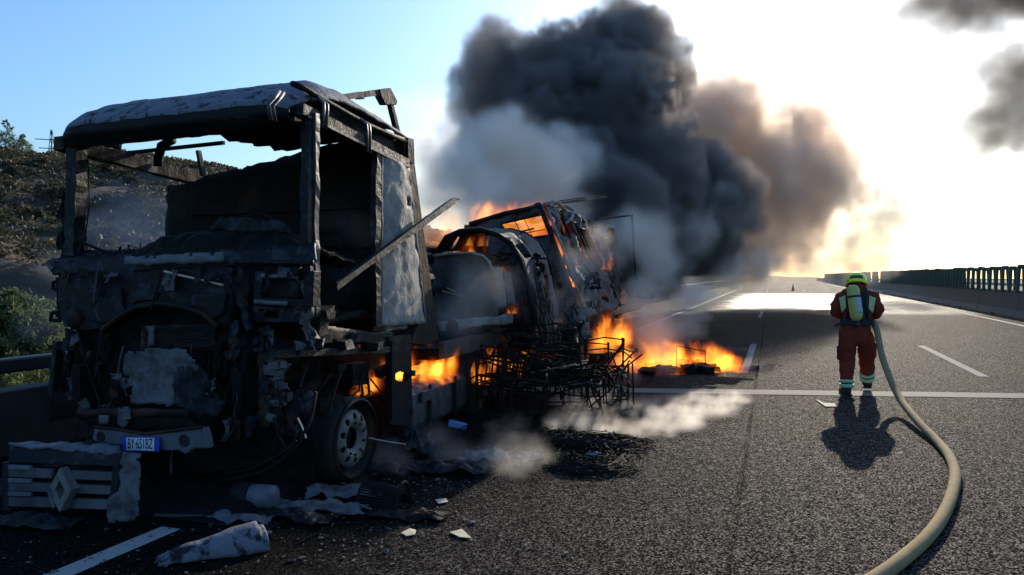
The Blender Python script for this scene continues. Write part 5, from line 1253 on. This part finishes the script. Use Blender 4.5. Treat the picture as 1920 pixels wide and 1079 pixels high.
MB().tube([(-.20, -.03, .96), (-.215, -.05, .80), (-.222, -.05, .66), (-.225, -.05, .56)], .008, 6).build('hanging_strap', M['black'], FF)
ellipsoid((-.225, -.05, .53), (.022, .02, .035)).build('strap_buckle', M['black'], FF, smooth=True)
for sx_, y, z in ((-1, .04, .56), (1, .13, .60)):
    MB().box((sx_ * .215, y, z), (.055, .17, .20)).rough(.012, 12).build('thigh_pocket', M['suit'], FF, bevel=.018)
def leg_band(p0, p1, r0, r1, name):
    MB().tube([p0, Vector(p0).lerp(Vector(p1), .5), p1], 0, 20, radii=[r0, (r0 + r1) / 2, r1]).build(name, M['reflect'], FF, smooth=True)
leg_band((-.12, -.012, .205), (-.12, -.016, .165), .098, .094, 'reflective_band'); leg_band((-.12, -.018, .148), (-.12, -.02, .105), .093, .090, 'reflective_band')
leg_band((.145, .305, .275), (.147, .322, .235), .101, .098, 'reflective_band'); leg_band((.148, .33, .215), (.15, .35, .172), .097, .093, 'reflective_band')
def boot(heel, yaw, pitch, name='boot'):
    rot = Matrix.Rotation(yaw, 3, 'Z') @ Matrix.Rotation(pitch, 3, 'X'); mb = MB()
    for i in range(9):
        y = -.075 + .285 * i / 8; w = .052 - .010 * abs(i - 5) / 4; h = [.10, .115, .12, .11, .095, .085, .078, .066, .045][i]
        for k in range(12):
            a = 2 * math.pi * k / 12; e = lambda x: math.copysign(abs(x) ** .6, x); mb.v.append(rot @ Vector((w * e(math.cos(a)), y, h / 2 + h / 2 * e(math.sin(a)))) + Vector(heel))
    mb.f = [(i * 12 + k, i * 12 + (k + 1) % 12, (i + 1) * 12 + (k + 1) % 12, (i + 1) * 12 + k) for i in range(8) for k in range(12)] + [tuple(range(12)), tuple(8 * 12 + k for k in range(12))]
    b = mb.build(name, M['black'], FF, smooth=True)
    s = MB(); pts = [(-.05, -.085), (.05, -.085), (.056, .02), (.056, .12), (.04, .21), (-.04, .21), (-.056, .12), (-.056, .02)]
    s.poly([rot @ Vector((x, y, .012)) + Vector(heel) for x, y in pts], rot @ Vector((0, 0, -.022))); s.build('sole', M['rubber'], b)
boot((-.12, -.03, .012), .25, 0); boot((.152, .36, .06), -.05, -.12)
def glove(wrist, palm, along, thumb_side, name='glove'):
    w, p = Vector(wrist), Vector(palm); d = Vector(along).normalized(); up = Vector((0, 0, 1)); side = d.cross(up).normalized() * thumb_side
    nd = {'w': (w, .042), 'p': (p, (.045, .032)), 'k': (p + d * .045, (.045, .026))}; ed = [('w', 'p'), ('p', 'k')]
    for i, (o_, L_) in enumerate(((-.033, .070), (-.011, .080), (.011, .076), (.033, .062))):
        b0 = p + d * .05 + side * o_; b1 = b0 + d * L_ * .45 + up * -.012; b2 = b1 + d * L_ * .15 + up * -.034; b3 = b2 - d * .022 + up * -.02
        nd.update({f'a{i}': (b0, .0125), f'b{i}': (b1, .0115), f'c{i}': (b2, .0105), f'd{i}': (b3, .009)}); ed += [('k', f'a{i}'), (f'a{i}', f'b{i}'), (f'b{i}', f'c{i}'), (f'c{i}', f'd{i}')]
    t0 = p + side * -.045 + d * .0; nd.update({'t0': (t0, .015), 't1': (t0 + d * .03 + side * -.018 + up * -.02, .013), 't2': (t0 + d * .05 + side * .0 + up * -.045, .011)}); ed += [('p', 't0'), ('t0', 't1'), ('t1', 't2')]
    skin_body(name, nd, ed, M['helmet_band'], FF, 1, 'p')
glove((-.14, .36, 1.05), (-.075, .43, 1.045), (.8, .6, 0), -1)
glove((.20, .38, 1.04), (.16, .44, 1.045), (-.5, .85, 0), 1)

# ================================================================== HOSE
def catmull(P_, n=10):
    P_ = [Vector(p) for p in P_]; out = []
    for i in range(len(P_) - 1):
        a, b, c, d = P_[max(i - 1, 0)], P_[i], P_[i + 1], P_[min(i + 2, len(P_) - 1)]
        for k in range(n):
            t = k / n; out.append(.5 * ((2 * b) + (c - a) * t + (2 * a - 5 * b + 4 * c - d) * t * t + (3 * b - a - 3 * c + d) * t ** 3))
    return out + [P_[-1]]
HR = .040
fr = Matrix.Rotation(FYAW, 3, 'Z')
loc = lambda x, y, z: fr @ Vector((x, y, z)) + FP
HS = thing('fire_hose', (2.2, 6, 0), 'cream fire hose curving across the asphalt to the firefighter hip', 'hose')
pts = [loc(.02, .62, 1.06), loc(.06, .46, 1.04), loc(.16, .26, 1.00), loc(.235, .04, .90), at(1655, 672, 9.45), at(1682, 738, 8.80), at(1717, 786, 7.85), at(1757, 828, 7.02)]
pts += [on_z(x, y, HR) for x, y in ((1780, 856), (1791, 890), (1784, 930), (1765, 972), (1736, 1010), (1700, 1042), (1655, 1076), (1560, 1132), (1380, 1215))]
for k, p in enumerate(pts):
    if p.z < HR: p.z = HR
MB().tube(catmull(pts, 12), HR, 18).build('hose_line', M['cream_hose'], HS, smooth=True)
nz = loc(.02, .62, 1.06); nd_ = (loc(-.02, .92, 1.08) - nz).normalized(); Rn = nd_.to_track_quat('Z', 'Y').to_matrix()
mb = MB().lathe([(.0, -.03), (.05, -.03), (.055, .03), (.04, .05), (.03, .12), (.035, .16), (.05, .20), (.052, .27), (.04, .28), (.0, .27)], (0, 0, 0), 'Z', 20); mb.v = [Rn @ p + nz for p in mb.v]; mb.build('nozzle', M['black'], HS, smooth=True)

# ================================================================== SMOKE, STEAM, FIRE (density grids made here, turned into volumes by geometry nodes)
def volume_object(name, mn, mx, arr, mat):
    nx, ny, nz = arr.shape
    me = bpy.data.meshes.new(name); me.vertices.add(arr.size)
    a = me.attributes.new('dens', 'FLOAT', 'POINT'); a.data.foreach_set('value', np.ascontiguousarray(arr.transpose(2, 1, 0)).ravel().astype(np.float32))
    o = bpy.data.objects.new(name, me); COL.objects.link(o)
    ng = bpy.data.node_groups.new(name, 'GeometryNodeTree')
    ng.interface.new_socket('Geometry', in_out='INPUT', socket_type='NodeSocketGeometry'); ng.interface.new_socket('Geometry', in_out='OUTPUT', socket_type='NodeSocketGeometry')
    N, L = ng.nodes.new, ng.links.new
    gi, go, vc, si, na, pos = N('NodeGroupInput'), N('NodeGroupOutput'), N('GeometryNodeVolumeCube'), N('GeometryNodeSampleIndex'), N('GeometryNodeInputNamedAttribute'), N('GeometryNodeInputPosition')
    na.inputs[0].default_value = 'dens'; si.data_type = 'FLOAT'; si.domain = 'POINT'
    L(gi.outputs[0], si.inputs[0]); L(na.outputs[0], si.inputs[1])
    def vm(op, x, val):
        k = N('ShaderNodeVectorMath'); k.operation = op; L(x, k.inputs[0])
        if val is not None: k.inputs[1].default_value = val
        return k
    p = vm('SUBTRACT', pos.outputs[0], mn); p = vm('MULTIPLY', p.outputs[0], [(n - 1) / (b - a) for n, a, b in zip(arr.shape, mn, mx)])
    p = vm('ADD', p.outputs[0], (.5, .5, .5)); p = vm('FLOOR', p.outputs[0], None); p = vm('DOT_PRODUCT', p.outputs[0], (1, nx, nx * ny))
    fi = N('FunctionNodeFloatToInt'); L(p.outputs['Value'], fi.inputs[0]); L(fi.outputs[0], si.inputs['Index']); L(si.outputs[0], vc.inputs['Density'])
    vc.inputs['Min'].default_value = mn; vc.inputs['Max'].default_value = mx
    for k, n in zip('XYZ', arr.shape): vc.inputs['Resolution ' + k].default_value = n
    sm = N('GeometryNodeSetMaterial'); sm.inputs['Material'].default_value = mat; L(vc.outputs[0], sm.inputs[0]); L(sm.outputs[0], go.inputs[0])
    o.modifiers.new('volume', 'NODES').node_group = ng; o.data.materials.append(mat)
    return o
def smoke_mat(name, color, dens, aniso=.45):
    m = bpy.data.materials.new(name); m.use_nodes = True; nt = m.node_tree; nt.nodes.clear()
    pv, out = nt.nodes.new('ShaderNodeVolumePrincipled'), nt.nodes.new('ShaderNodeOutputMaterial'); nt.links.new(pv.outputs[0], out.inputs['Volume'])
    pv.inputs['Color'].default_value = c4(color); pv.inputs['Density'].default_value = dens; pv.inputs['Anisotropy'].default_value = aniso
    return m
def fire_mat(name, strength, dens=.5):
    m = bpy.data.materials.new(name); m.use_nodes = True; nt = m.node_tree; nt.nodes.clear(); N, L = nt.nodes.new, nt.links.new
    vi, em, ab, ad, out = N('ShaderNodeVolumeInfo'), N('ShaderNodeEmission'), N('ShaderNodeVolumeAbsorption'), N('ShaderNodeAddShader'), N('ShaderNodeOutputMaterial')
    r = ramp(N, [(0, (.9, .05, .002)), (.35, (1.0, .115, .005)), (.65, (1.0, .225, .014)), (1, (1.0, .40, .05))]); L(vi.outputs['Density'], r.inputs[0]); L(r.outputs[0], em.inputs[0])
    pw = N('ShaderNodeMath'); pw.operation = 'POWER'; pw.inputs[1].default_value = 2.5; L(vi.outputs['Density'], pw.inputs[0])
    mu = N('ShaderNodeMath'); mu.operation = 'MULTIPLY'; mu.inputs[1].default_value = strength * .42; L(pw.outputs[0], mu.inputs[0]); L(mu.outputs[0], em.inputs[1])
    m2 = N('ShaderNodeMath'); m2.operation = 'MULTIPLY'; m2.inputs[1].default_value = dens; L(vi.outputs['Density'], m2.inputs[0]); L(m2.outputs[0], ab.inputs['Density']); ab.inputs['Color'].default_value = (.6, .3, .1, 1)
    L(em.outputs[0], ad.inputs[0]); L(ab.outputs[0], ad.inputs[1]); L(ad.outputs[0], out.inputs['Volume'])
    return m
def lattice(shape, size, cell, r):
    """smooth noise of a given cell size in metres over a box of the given size"""
    a = None; ms = []
    for n, s, c in zip(shape, size, cell):
        k = max(2, int(math.ceil(s / c)) + 2); x = np.linspace(0, s / c, n); i = np.floor(x).astype(int); f = x - i; f = f * f * (3 - 2 * f)
        m = np.zeros((n, k), np.float32); i = np.minimum(i, k - 2); m[np.arange(n), i] = 1 - f; m[np.arange(n), i + 1] += f; ms.append(m)
    g = r.uniform(-1, 1, [m.shape[1] for m in ms]).astype(np.float32)
    g = np.tensordot(ms[0], g, (1, 0)); g = np.einsum('jb,ibc->ijc', ms[1], g, optimize=True); return np.einsum('kc,ijc->ijk', ms[2], g, optimize=True)
def fbm(shape, size, cell, octv, seed, gain=.55, stretch=(1, 1, 1), billow=False):
    r = np.random.default_rng(seed); out = np.zeros(shape, np.float32); amp, tot = 1.0, 0
    for k in range(octv):
        q = lattice(shape, size, [cell * s / 2 ** k for s in stretch], r)
        out += amp * ((1 - 2.4 * np.abs(q)) if billow else q); tot += amp; amp *= gain
    return out / tot
def smoke(name, label, puffs, cell, mat, seed, kids=13, gkids=5, amp=.55, edge=.5, noise_cell=2.2, extra=None, pad=.3, zmin=.0, eabs=None, inner=.7):
    """puffs: (centre, radius, strength); every puff carries smaller ones on its skin, then the whole is torn by noise"""
    r = np.random.default_rng(seed); P_ = []
    for c, R_, s in puffs:
        P_.append((np.array(c), R_, s))
        for _ in range(kids):
            d = r.normal(size=3); d /= np.linalg.norm(d); q = R_ * r.uniform(.28, .52); c1 = np.array(c) + d * R_ * r.uniform(.72, .95); P_.append((c1, q, s * r.uniform(.75, 1.1)))
            for _ in range(gkids):
                e = r.normal(size=3); e /= np.linalg.norm(e); e = e * .7 + d * .5; P_.append((c1 + e / np.linalg.norm(e) * q * .85, q * r.uniform(.35, .6), s * r.uniform(.6, 1.1)))
    C_ = np.array([p[0] for p in P_]); Rr = np.array([p[1] for p in P_])[:, None]
    mn = (C_ - Rr).min(0) - pad; mx = (C_ + Rr).max(0) + pad; mn[2] = max(mn[2], zmin)
    shape = np.maximum(8, np.ceil((mx - mn) / cell).astype(int)); mx = mn + shape * cell; size = mx - mn
    nz = .8 * fbm(tuple(shape), size, noise_cell, 5, seed + 1, .68) + .5 * fbm(tuple(shape), size, noise_cell * .6, 4, seed + 2, .6, billow=True)
    D = np.zeros(shape, np.float32); ax = [np.linspace(a, b, n, dtype=np.float32) for a, b, n in zip(mn, mx, shape)]
    for c, R_, s in P_:
        R2 = R_ * 1.12
        sl = []
        for k in range(3):
            a = max(0, int((c[k] - R2 - mn[k]) / cell)); b = min(shape[k], int((c[k] + R2 - mn[k]) / cell) + 2); sl.append(slice(a, b))
        if any(q.stop <= q.start for q in sl): continue
        d2 = ((ax[0][sl[0]] - c[0]) ** 2)[:, None, None] + ((ax[1][sl[1]] - c[1]) ** 2)[None, :, None] + ((ax[2][sl[2]] - c[2]) ** 2)[None, None, :]
        f = 1.12 - np.sqrt(d2) / R_ + amp * nz[tuple(sl)] * min(1, .5 + R_ * .3)
        f = np.clip(f * R_ / eabs, 0, 1) if eabs else np.clip(f / edge, 0, 1); f = f * f * (3 - 2 * f)
        np.maximum(D[tuple(sl)], s * f, out=D[tuple(sl)])
    D *= np.clip(.75 + inner * fbm(tuple(shape), size, noise_cell * 1.4, 3, seed + 5), .15, 1.6)
    for k in range(3):       # never cut by the grid's own faces
        w = np.minimum(np.arange(shape[k]), np.arange(shape[k])[::-1]); w = np.clip(w / 4.0, 0, 1)
        if k == 2 and zmin <= mn[2] + 1e-6 and mn[2] < .05: w = np.where(np.arange(shape[2]) < shape[2] / 2, np.clip((np.arange(shape[2]) + 1) / 2.0, 0, 1), w)
        D *= w.reshape([-1 if i == k else 1 for i in range(3)])
    o = volume_object(name, tuple(float(x) for x in mn), tuple(float(x) for x in mx), D.astype(np.float32), mat)
    return tag(o, label, None, kind='stuff')
def pf(px, py, r_, dep, s=1.0): return (at(px, py, dep), r_ * dep / FPX, s)

dark = [pf(*a) for a in (
 # left lobe rising from the wreck
 (930, 112, 58, 25), (905, 185, 62, 24), (965, 165, 82, 25), (1045, 170, 100, 26), (1130, 135, 88, 27), (1195, 75, 62, 28), (1200, 140, 82, 28), (880, 205, 36, 24, .8), (1000, 260, 105, 24), (1120, 255, 125, 25),
 (1160, 12, 40, 29, .5), (1225, 60, 38, 29, .6), (900, 262, 45, 23, .6),
 # middle
 (1180, 345, 115, 24), (1090, 350, 95, 22), (1285, 395, 105, 27), (1120, 430, 105, 21), (1200, 455, 85, 22), (1040, 330, 80, 21), (1150, 505, 48, 20, .8), (1240, 490, 60, 23, .9), (1310, 470, 55, 28, .4), (1000, 430, 60, 19, .7), (1060, 470, 55, 19, .7), (1350, 490, 45, 30, .3), (1400, 500, 40, 33, .25), (1250, 530, 40, 24, .7), (1180, 540, 40, 21, .6))]
brown = [pf(*a) for a in ((1500, 430, 55, 43, .7), (1540, 405, 50, 44, .7), (1440, 480, 45, 41, .6), (1520, 480, 42, 44, .5), (1590, 330, 40, 46, .6), (1575, 250, 36, 46, .5), (1245, 215, 70, 32, .9), (1235, 320, 75, 32), (1340, 360, 80, 34), (1290, 160, 45, 34, .5), 
 # right lobe, brown against the sun
 (1300, 235, 88, 34), (1290, 300, 90, 32), (1385, 195, 66, 37), (1352, 290, 105, 36), (1440, 270, 76, 42, .8), (1512, 245, 64, 45, .85), (1566, 290, 58, 46, .8), (1545, 350, 66, 43, .85), (1475, 350, 85, 40, .9), (1400, 385, 95, 36),
 (1418, 150, 28, 44, .25), (1450, 185, 30, 45, .3), (1330, 165, 38, 36, .35), (1370, 440, 80, 35), (1450, 430, 72, 38), (1500, 420, 50, 41, .7), (1470, 485, 48, 40, .8), (1400, 490, 50, 38, .8))]
M['smoke_dark'] = smoke_mat('dense_soot_smoke', (.36, .335, .325), 2.6, .25)
smoke('smoke_plume', 'towering dark smoke plume rising from the burning load', dark, .115, M['smoke_dark'], 5, eabs=.34, noise_cell=1.25, kids=16, gkids=6, amp=.78)
M['smoke_brown'] = smoke_mat('sunlit_brown_smoke', (.82, .70, .60), 1.05, .5)
smoke('smoke_plume', 'brown backlit billows of the smoke plume leaning right over the road', brown, .17, M['smoke_brown'], 8, eabs=.75, noise_cell=1.9, kids=16, gkids=6, amp=.75)
thin = [pf(*a) for a in ((1640, 400, 62, 52), (1612, 462, 62, 51), (1668, 365, 42, 53, .7), (1680, 430, 40, 54, .7), (1560, 478, 48, 48, .8), (1590, 505, 34, 48, .8), (1530, 500, 34, 46, .9), (1650, 485, 40, 52, .6), (1500, 520, 26, 44, .8), (1430, 515, 30, 42, .6), (1350, 520, 30, 40, .6), (1280, 520, 34, 34, .6))]
M['smoke_thin'] = smoke_mat('thin_grey_smoke', (.46, .44, .42), .95, .3)
smoke('drifting_smoke', 'thin pale grey smoke drifting low over the far road', thin, .26, M['smoke_thin'], 15, kids=9, gkids=3, edge=1.5, amp=.9, noise_cell=2.6, inner=.3)
high = [pf(*a) for a in ((1800, 40, 60, 53, .8), (1730, 25, 55, 52, .8), (1850, 130, 50, 55, .6), (1905, 200, 75, 56, .9), (1840, 260, 45, 56, .6), (1760, 10, 70, 52), (1705, 50, 40, 52, .7), (1850, -25, 80, 54), (1900, 140, 62, 56, .9), (1858, 225, 58, 56), (1925, 230, 62, 57, .8), (1815, 185, 34, 55, .5), (1940, 60, 46, 57, .5), (1880, 285, 30, 56, .5), (1980, 160, 80, 57), (1950, -60, 100, 56))]
M['smoke_high'] = smoke_mat('backlit_brown_smoke', (.38, .32, .26), .72, .25)
smoke('smoke_cloud', 'separate backlit smoke cloud drifting at the upper right', high, .30, M['smoke_high'], 25, kids=10, gkids=3, edge=.95, amp=.85, noise_cell=3.2)
front = [pf(*a) for a in ((900, 540, 50, 8.0, .22), (860, 600, 45, 7.7, .22), (1010, 580, 45, 8.9, .26), (1080, 500, 45, 9.9, .22), (950, 540, 40, 8.6, .14), (1060, 560, 40, 10.5, .2), (1120, 470, 45, 13, .25), (1120, 480, 50, 17, .5), (1180, 430, 40, 18, .45), (1240, 500, 45, 19, .5), (1300, 440, 45, 22, .4), (1370, 510, 34, 26, .45), (1060, 300, 60, 19, .5), (1430, 495, 30, 30, .4), (1350, 400, 50, 25, .3), (920, 320, 70, 16, .8), (980, 380, 60, 15.5, .7), (860, 260, 45, 17, .5), (900, 380, 60, 13, .6), (960, 420, 50, 13, .4), (830, 310, 50, 16.5, .5), (1060, 400, 45, 15, .5), (1210, 540, 40, 16, .6), (1280, 610, 36, 14, .5))] + [pf(*a) for a in ((960, 305, 85, 15.5, .9), (905, 262, 45, 15.5, .6), (1015, 350, 65, 15, .8), (930, 370, 60, 14, .6), (860, 330, 55, 14, .5), (790, 420, 40, 9, .5), (820, 360, 50, 13, .5), (880, 420, 40, 12, .35), (1000, 430, 50, 13, .3), (1220, 440, 50, 17, .4), (1225, 620, 48, 12.5, .9), (1195, 575, 34, 13, .7), (1245, 670, 30, 11.6, .6), (1300, 560, 40, 17, .5), (1170, 690, 28, 10.6, .5))]
M['smoke_pale'] = smoke_mat('pale_rising_smoke', (1.0, .92, .84), 4.6, .2)
smoke('rising_smoke', 'paler grey smoke curling up round the burning vehicles', front, .13, M['smoke_pale'], 35, kids=9, gkids=3, edge=1.0, amp=.8, noise_cell=1.3)
beige = [pf(*a) for a in ((705, 250, 60, 33, .6), (765, 295, 70, 34, .8), (800, 220, 50, 34, .5), (740, 200, 36, 34, .3), (830, 330, 70, 33, .8), (850, 260, 45, 34, .6), (700, 330, 50, 32, .6), (860, 400, 60, 32, .7))]
M['smoke_beige'] = smoke_mat('sunlit_beige_smoke', (.90, .80, .69), 1.1, .35)
smoke('smoke_veil', 'thin sunlit beige smoke veil behind the cab roof frame', beige, .24, M['smoke_beige'], 65, kids=9, gkids=3, edge=1.1, amp=.8, noise_cell=2.2)
cabs = [pf(*a) for a in ((250, 440, 70, 11, .8), (340, 420, 60, 11, .7), (180, 560, 60, 12, .6), (120, 500, 50, 13, .5))] + [pf(*a) for a in ((230, 430, 80, 10.5, .45), (290, 390, 70, 10, .45), (200, 490, 60, 10.5, .4), (90, 600, 50, 10, .7), (60, 560, 40, 11, .5), (300, 460, 50, 9, .7), (640, 520, 45, 6.1, .8), (660, 430, 45, 6.0, .6), (740, 500, 40, 6.2, .6), (620, 570, 35, 5.9, .5), (770, 420, 35, 6.6, .4))]
M['smoke_blue'] = smoke_mat('thin_blue_smoke', (.6, .6, .64), .75, .2)
smoke('cab_smoke', 'thin bluish smoke drifting through and behind the burnt cab', cabs, .07, M['smoke_blue'], 45, kids=6, gkids=2, edge=1.2, amp=.9, noise_cell=.7)
steam = []
rr = random.Random(3)
for k in range(210):
    x = rr.uniform(1035, 1400); lo = 745 + (x - 1040) * .0; y = rr.uniform(752, 826 - max(0, (x - 1250)) * .42); p = on_z(x, y); steam.append((Vector((p.x, p.y, rr.uniform(.0, .03))), rr.uniform(.06, .15), rr.uniform(.4, 1)))
for x, y in ((905, 862), (940, 880), (1000, 872), (860, 870), (740, 885), (720, 865), (820, 850), (1080, 800), (800, 835), (960, 840)):
    p = on_z(x, y + 6); steam.append((Vector((p.x, p.y, .06)), rr.uniform(.14, .24), .45))
M['steam'] = smoke_mat('white_steam', (1.0, .985, .96), 4.6, .6)
smoke('steam', 'low white steam lit by the sun drifting over the asphalt', steam, .035, M['steam'], 55, kids=5, gkids=2, edge=1.5, amp=1.5, noise_cell=.30, pad=.1, zmin=.003)

FIRE = 0
def flame(name, label, mn, mx, strength, seed, tongues=9, hmin=.45, cell=.03, wind=.25, fill=None, dens=.6, sharp=1.0, cat='fire'):
    mn, mx = np.array(mn, float), np.array(mx, float); size = mx - mn; shape = tuple(int(max(10, math.ceil(s / cell))) for s in size)
    r = np.random.default_rng(seed); X, Y, Z = np.meshgrid(*[np.linspace(0, s, n, dtype=np.float32) for s, n in zip(size, shape)], indexing='ij')
    st = (1, 1, 1.9); c0 = min(.26, max(.12, min(size) * .45))
    wx = fbm(shape, size, c0, 4, seed + 1, .6, st) * c0 * .9; wy = fbm(shape, size, c0, 4, seed + 2, .6, st) * c0 * .9
    k = Z / size[2]; xw = X + wx * (.3 + k) - wind * Z * k; yw = Y + wy * (.3 + k)
    F_ = np.zeros(shape, np.float32)
    if fill:
        e = np.minimum.reduce([X, size[0] - X, Y, size[1] - Y]) / (min(size[:2]) * .5)
        F_ = np.clip(e * 1.6, 0, 1) * np.clip((1.15 - k) * 1.5, 0, 1) * fill
    for _ in range(tongues):
        cx, cy = r.uniform(.15, .85) * size[0], r.uniform(.2, .8) * size[1]; h = size[2] * r.uniform(hmin, .98); rad = min(size[0], max(size[1], size[0] * .4)) * r.uniform(.14, .30)
        t = np.clip(1 - Z / h, 0, 1); d = np.sqrt((xw - cx) ** 2 + (yw - cy) ** 2) / (rad * (t ** .55 + 1e-3)); F_ = np.maximum(F_, np.clip(1 - d, 0, 1) ** .8 * np.clip(t * 2.2, 0, 1) * 1.25)
    tear = fbm(shape, size, c0 * .42, 4, seed + 3, .7, st); rid = fbm(shape, size, c0 * .5, 3, seed + 4, .6, (1, 1, 2.2), billow=True)
    F_ = np.clip(F_ * 1.15 + tear * 1.05 * sharp - .34 + .34 * rid, 0, 1) * (F_ > .01)
    for q in range(3):
        w = np.minimum(np.arange(shape[q]), np.arange(shape[q])[::-1]) if q < 2 else np.arange(shape[q])[::-1]
        F_ *= (np.clip(w / (max(3.0, shape[q] * .16) if not fill else 3.0), 0, 1) ** .7).reshape([-1 if i == q else 1 for i in range(3)])
    o = volume_object(name, tuple(map(float, mn)), tuple(map(float, mx)), F_.astype(np.float32), fire_mat('flame_%g' % strength, strength, dens))
    return tag(o, label, cat, None, 'stuff')
flame('flame', 'bright yellow flames over the fuel tank behind the cab', (-3.75, 6.05, .52), (-2.98, 7.55, 1.0), 15, 1, 16, cell=.024)
flame('flame', 'low flames along the chassis behind the front wheel', (-3.75, 5.35, .58), (-3.2, 6.0, .90), 12, 41, 9, hmin=.7)
flame('flame', 'flames licking over the chassis rail end under the cab floor', (-3.6, 5.5, .95), (-3.12, 6.05, 1.12), 12, 42, 6, cell=.018, fill=.4)
flame('flame', 'long flames burning on the deck beneath the arched van', (-3.4, 7.3, .38), (-2.95, 9.6, .84), 10, 43, 14, hmin=.6)
flame('flame', 'flames glimpsed under the cab sill through the gaps', (-4.2, 5.3, .55), (-3.35, 6.1, 1.02), 7, 2, 8)
flame('flame', 'flames along the trailer edge above the rear tyres', (-3.5, 11.0, .30), (-2.35, 15.8, 1.25), 6, 3, 22, cell=.045)
flame('flame', 'flames on the burning debris lying on the open road', (-2.9, 11.8, .0), (-.2, 13.9, .68), 7, 4, 24, wind=-.6, cell=.026)
flame('flame', 'flames filling the wide front window of the camper', (-4.1, 10.12, 1.95), (-2.95, 11.0, 2.78), 2.6, 5, 8, fill=1.0, hmin=.8)
flame('flame', 'flames behind the side windows of the camper', (-3.75, 10.6, 1.4), (-3.08, 14.0, 2.62), 3.2, 6, 14, fill=.8, hmin=.8)
p = on_v(925, 398, 10.6); flame('flame', 'orange flames standing above the camper roof', (p.x - .45, 10.2, p.z - .15), (p.x + .55, 11.2, p.z + .42), 6, 7, 10, wind=.5)
p = on_v(828, 400, 9.6); flame('flame', 'pinkish flames half hidden in smoke behind the cab', (p.x - .5, 9.1, p.z - .45), (p.x + .5, 10.1, p.z + .5), 2.2, 8, 9, wind=-.2)
for i, (px, py, v, w, h, s, lb) in enumerate(((1002, 518, 8.9, .34, .26, 14, 'small bright flame on the near edge of the arched van'), (870, 462, 8.9, .36, .22, 8, 'small flame inside the arched van under the hoop'), (936, 503, 8.7, .3, .12, 8, 'thin flame beside the pale post of the van'), (968, 680, 8.75, .22, .42, 9, 'upright flame under the deck behind the frame heap'), (905, 660, 8.4, .75, .26, 8, 'flames licking under the deck by the drive wheels'), (1010, 662, 9.4, .5, .2, 7, 'low flames behind the steel frame heap'), (1090, 577, 11.4, .35, .18, 10, 'small flame at the lower corner of the camper'), (1168, 545, 16.5, .2, .55, 3, 'thin flame streak by the end frame of the trailer'), (895, 445, 9.0, .4, .22, 6, 'flame glowing under the top of the body hoop'), (1040, 470, 10.6, .22, .5, 7, 'flame standing in the gap at the camper front corner'), (1030, 560, 10.0, .3, .18, 8, 'small flame low on the camper front wall'), (960, 575, 8.6, .22, .16, 8, 'small flame behind the hanging wire curtain'), (650, 712, 5.6, .4, .12, 7, 'dull flames deep under the cab behind the wheel'), (1140, 480, 13.4, .3, .5, 4, 'dim flame behind the camper rear corner'))):
    p = on_v(px, py, v); flame('flame', lb, (p.x - w / 2, v - .18, p.z - h / 2), (p.x + w / 2, v + .18, p.z + h / 2), s, 20 + i, 5, cell=.018, fill=.35)
# what burns on the open road
rr = random.Random(4); mb = MB()
for k in range(34):
    p = on_z(rr.uniform(1205, 1340), rr.uniform(684, 703)); mb.box(p + Vector((0, 0, .06)), (rr.uniform(.08, .3), rr.uniform(.06, .25), rr.uniform(.06, .16)), Matrix.Rotation(rr.uniform(0, 3), 3, 'Z') @ Matrix.Rotation(rr.uniform(-.4, .4), 3, 'X'))
tag(mb.rough(.04, 8).build('burning_debris', M['soot']), 'low black pile of debris burning on the open road', 'wreckage')
for (x0, y0, x1, y1, h, lb) in ((1268, 696, 1322, 700, .42, 'thin bent wire hoop standing in the road fire'),):
    a, b = on_z(x0, y0), on_z(x1, y1)
    tag(MB().tube([a, a + Vector((0, 0, h)), b + Vector((0, 0, h * .85)), b], .010, 5).build('wire_hoop', M['rod']), lb, 'wire')
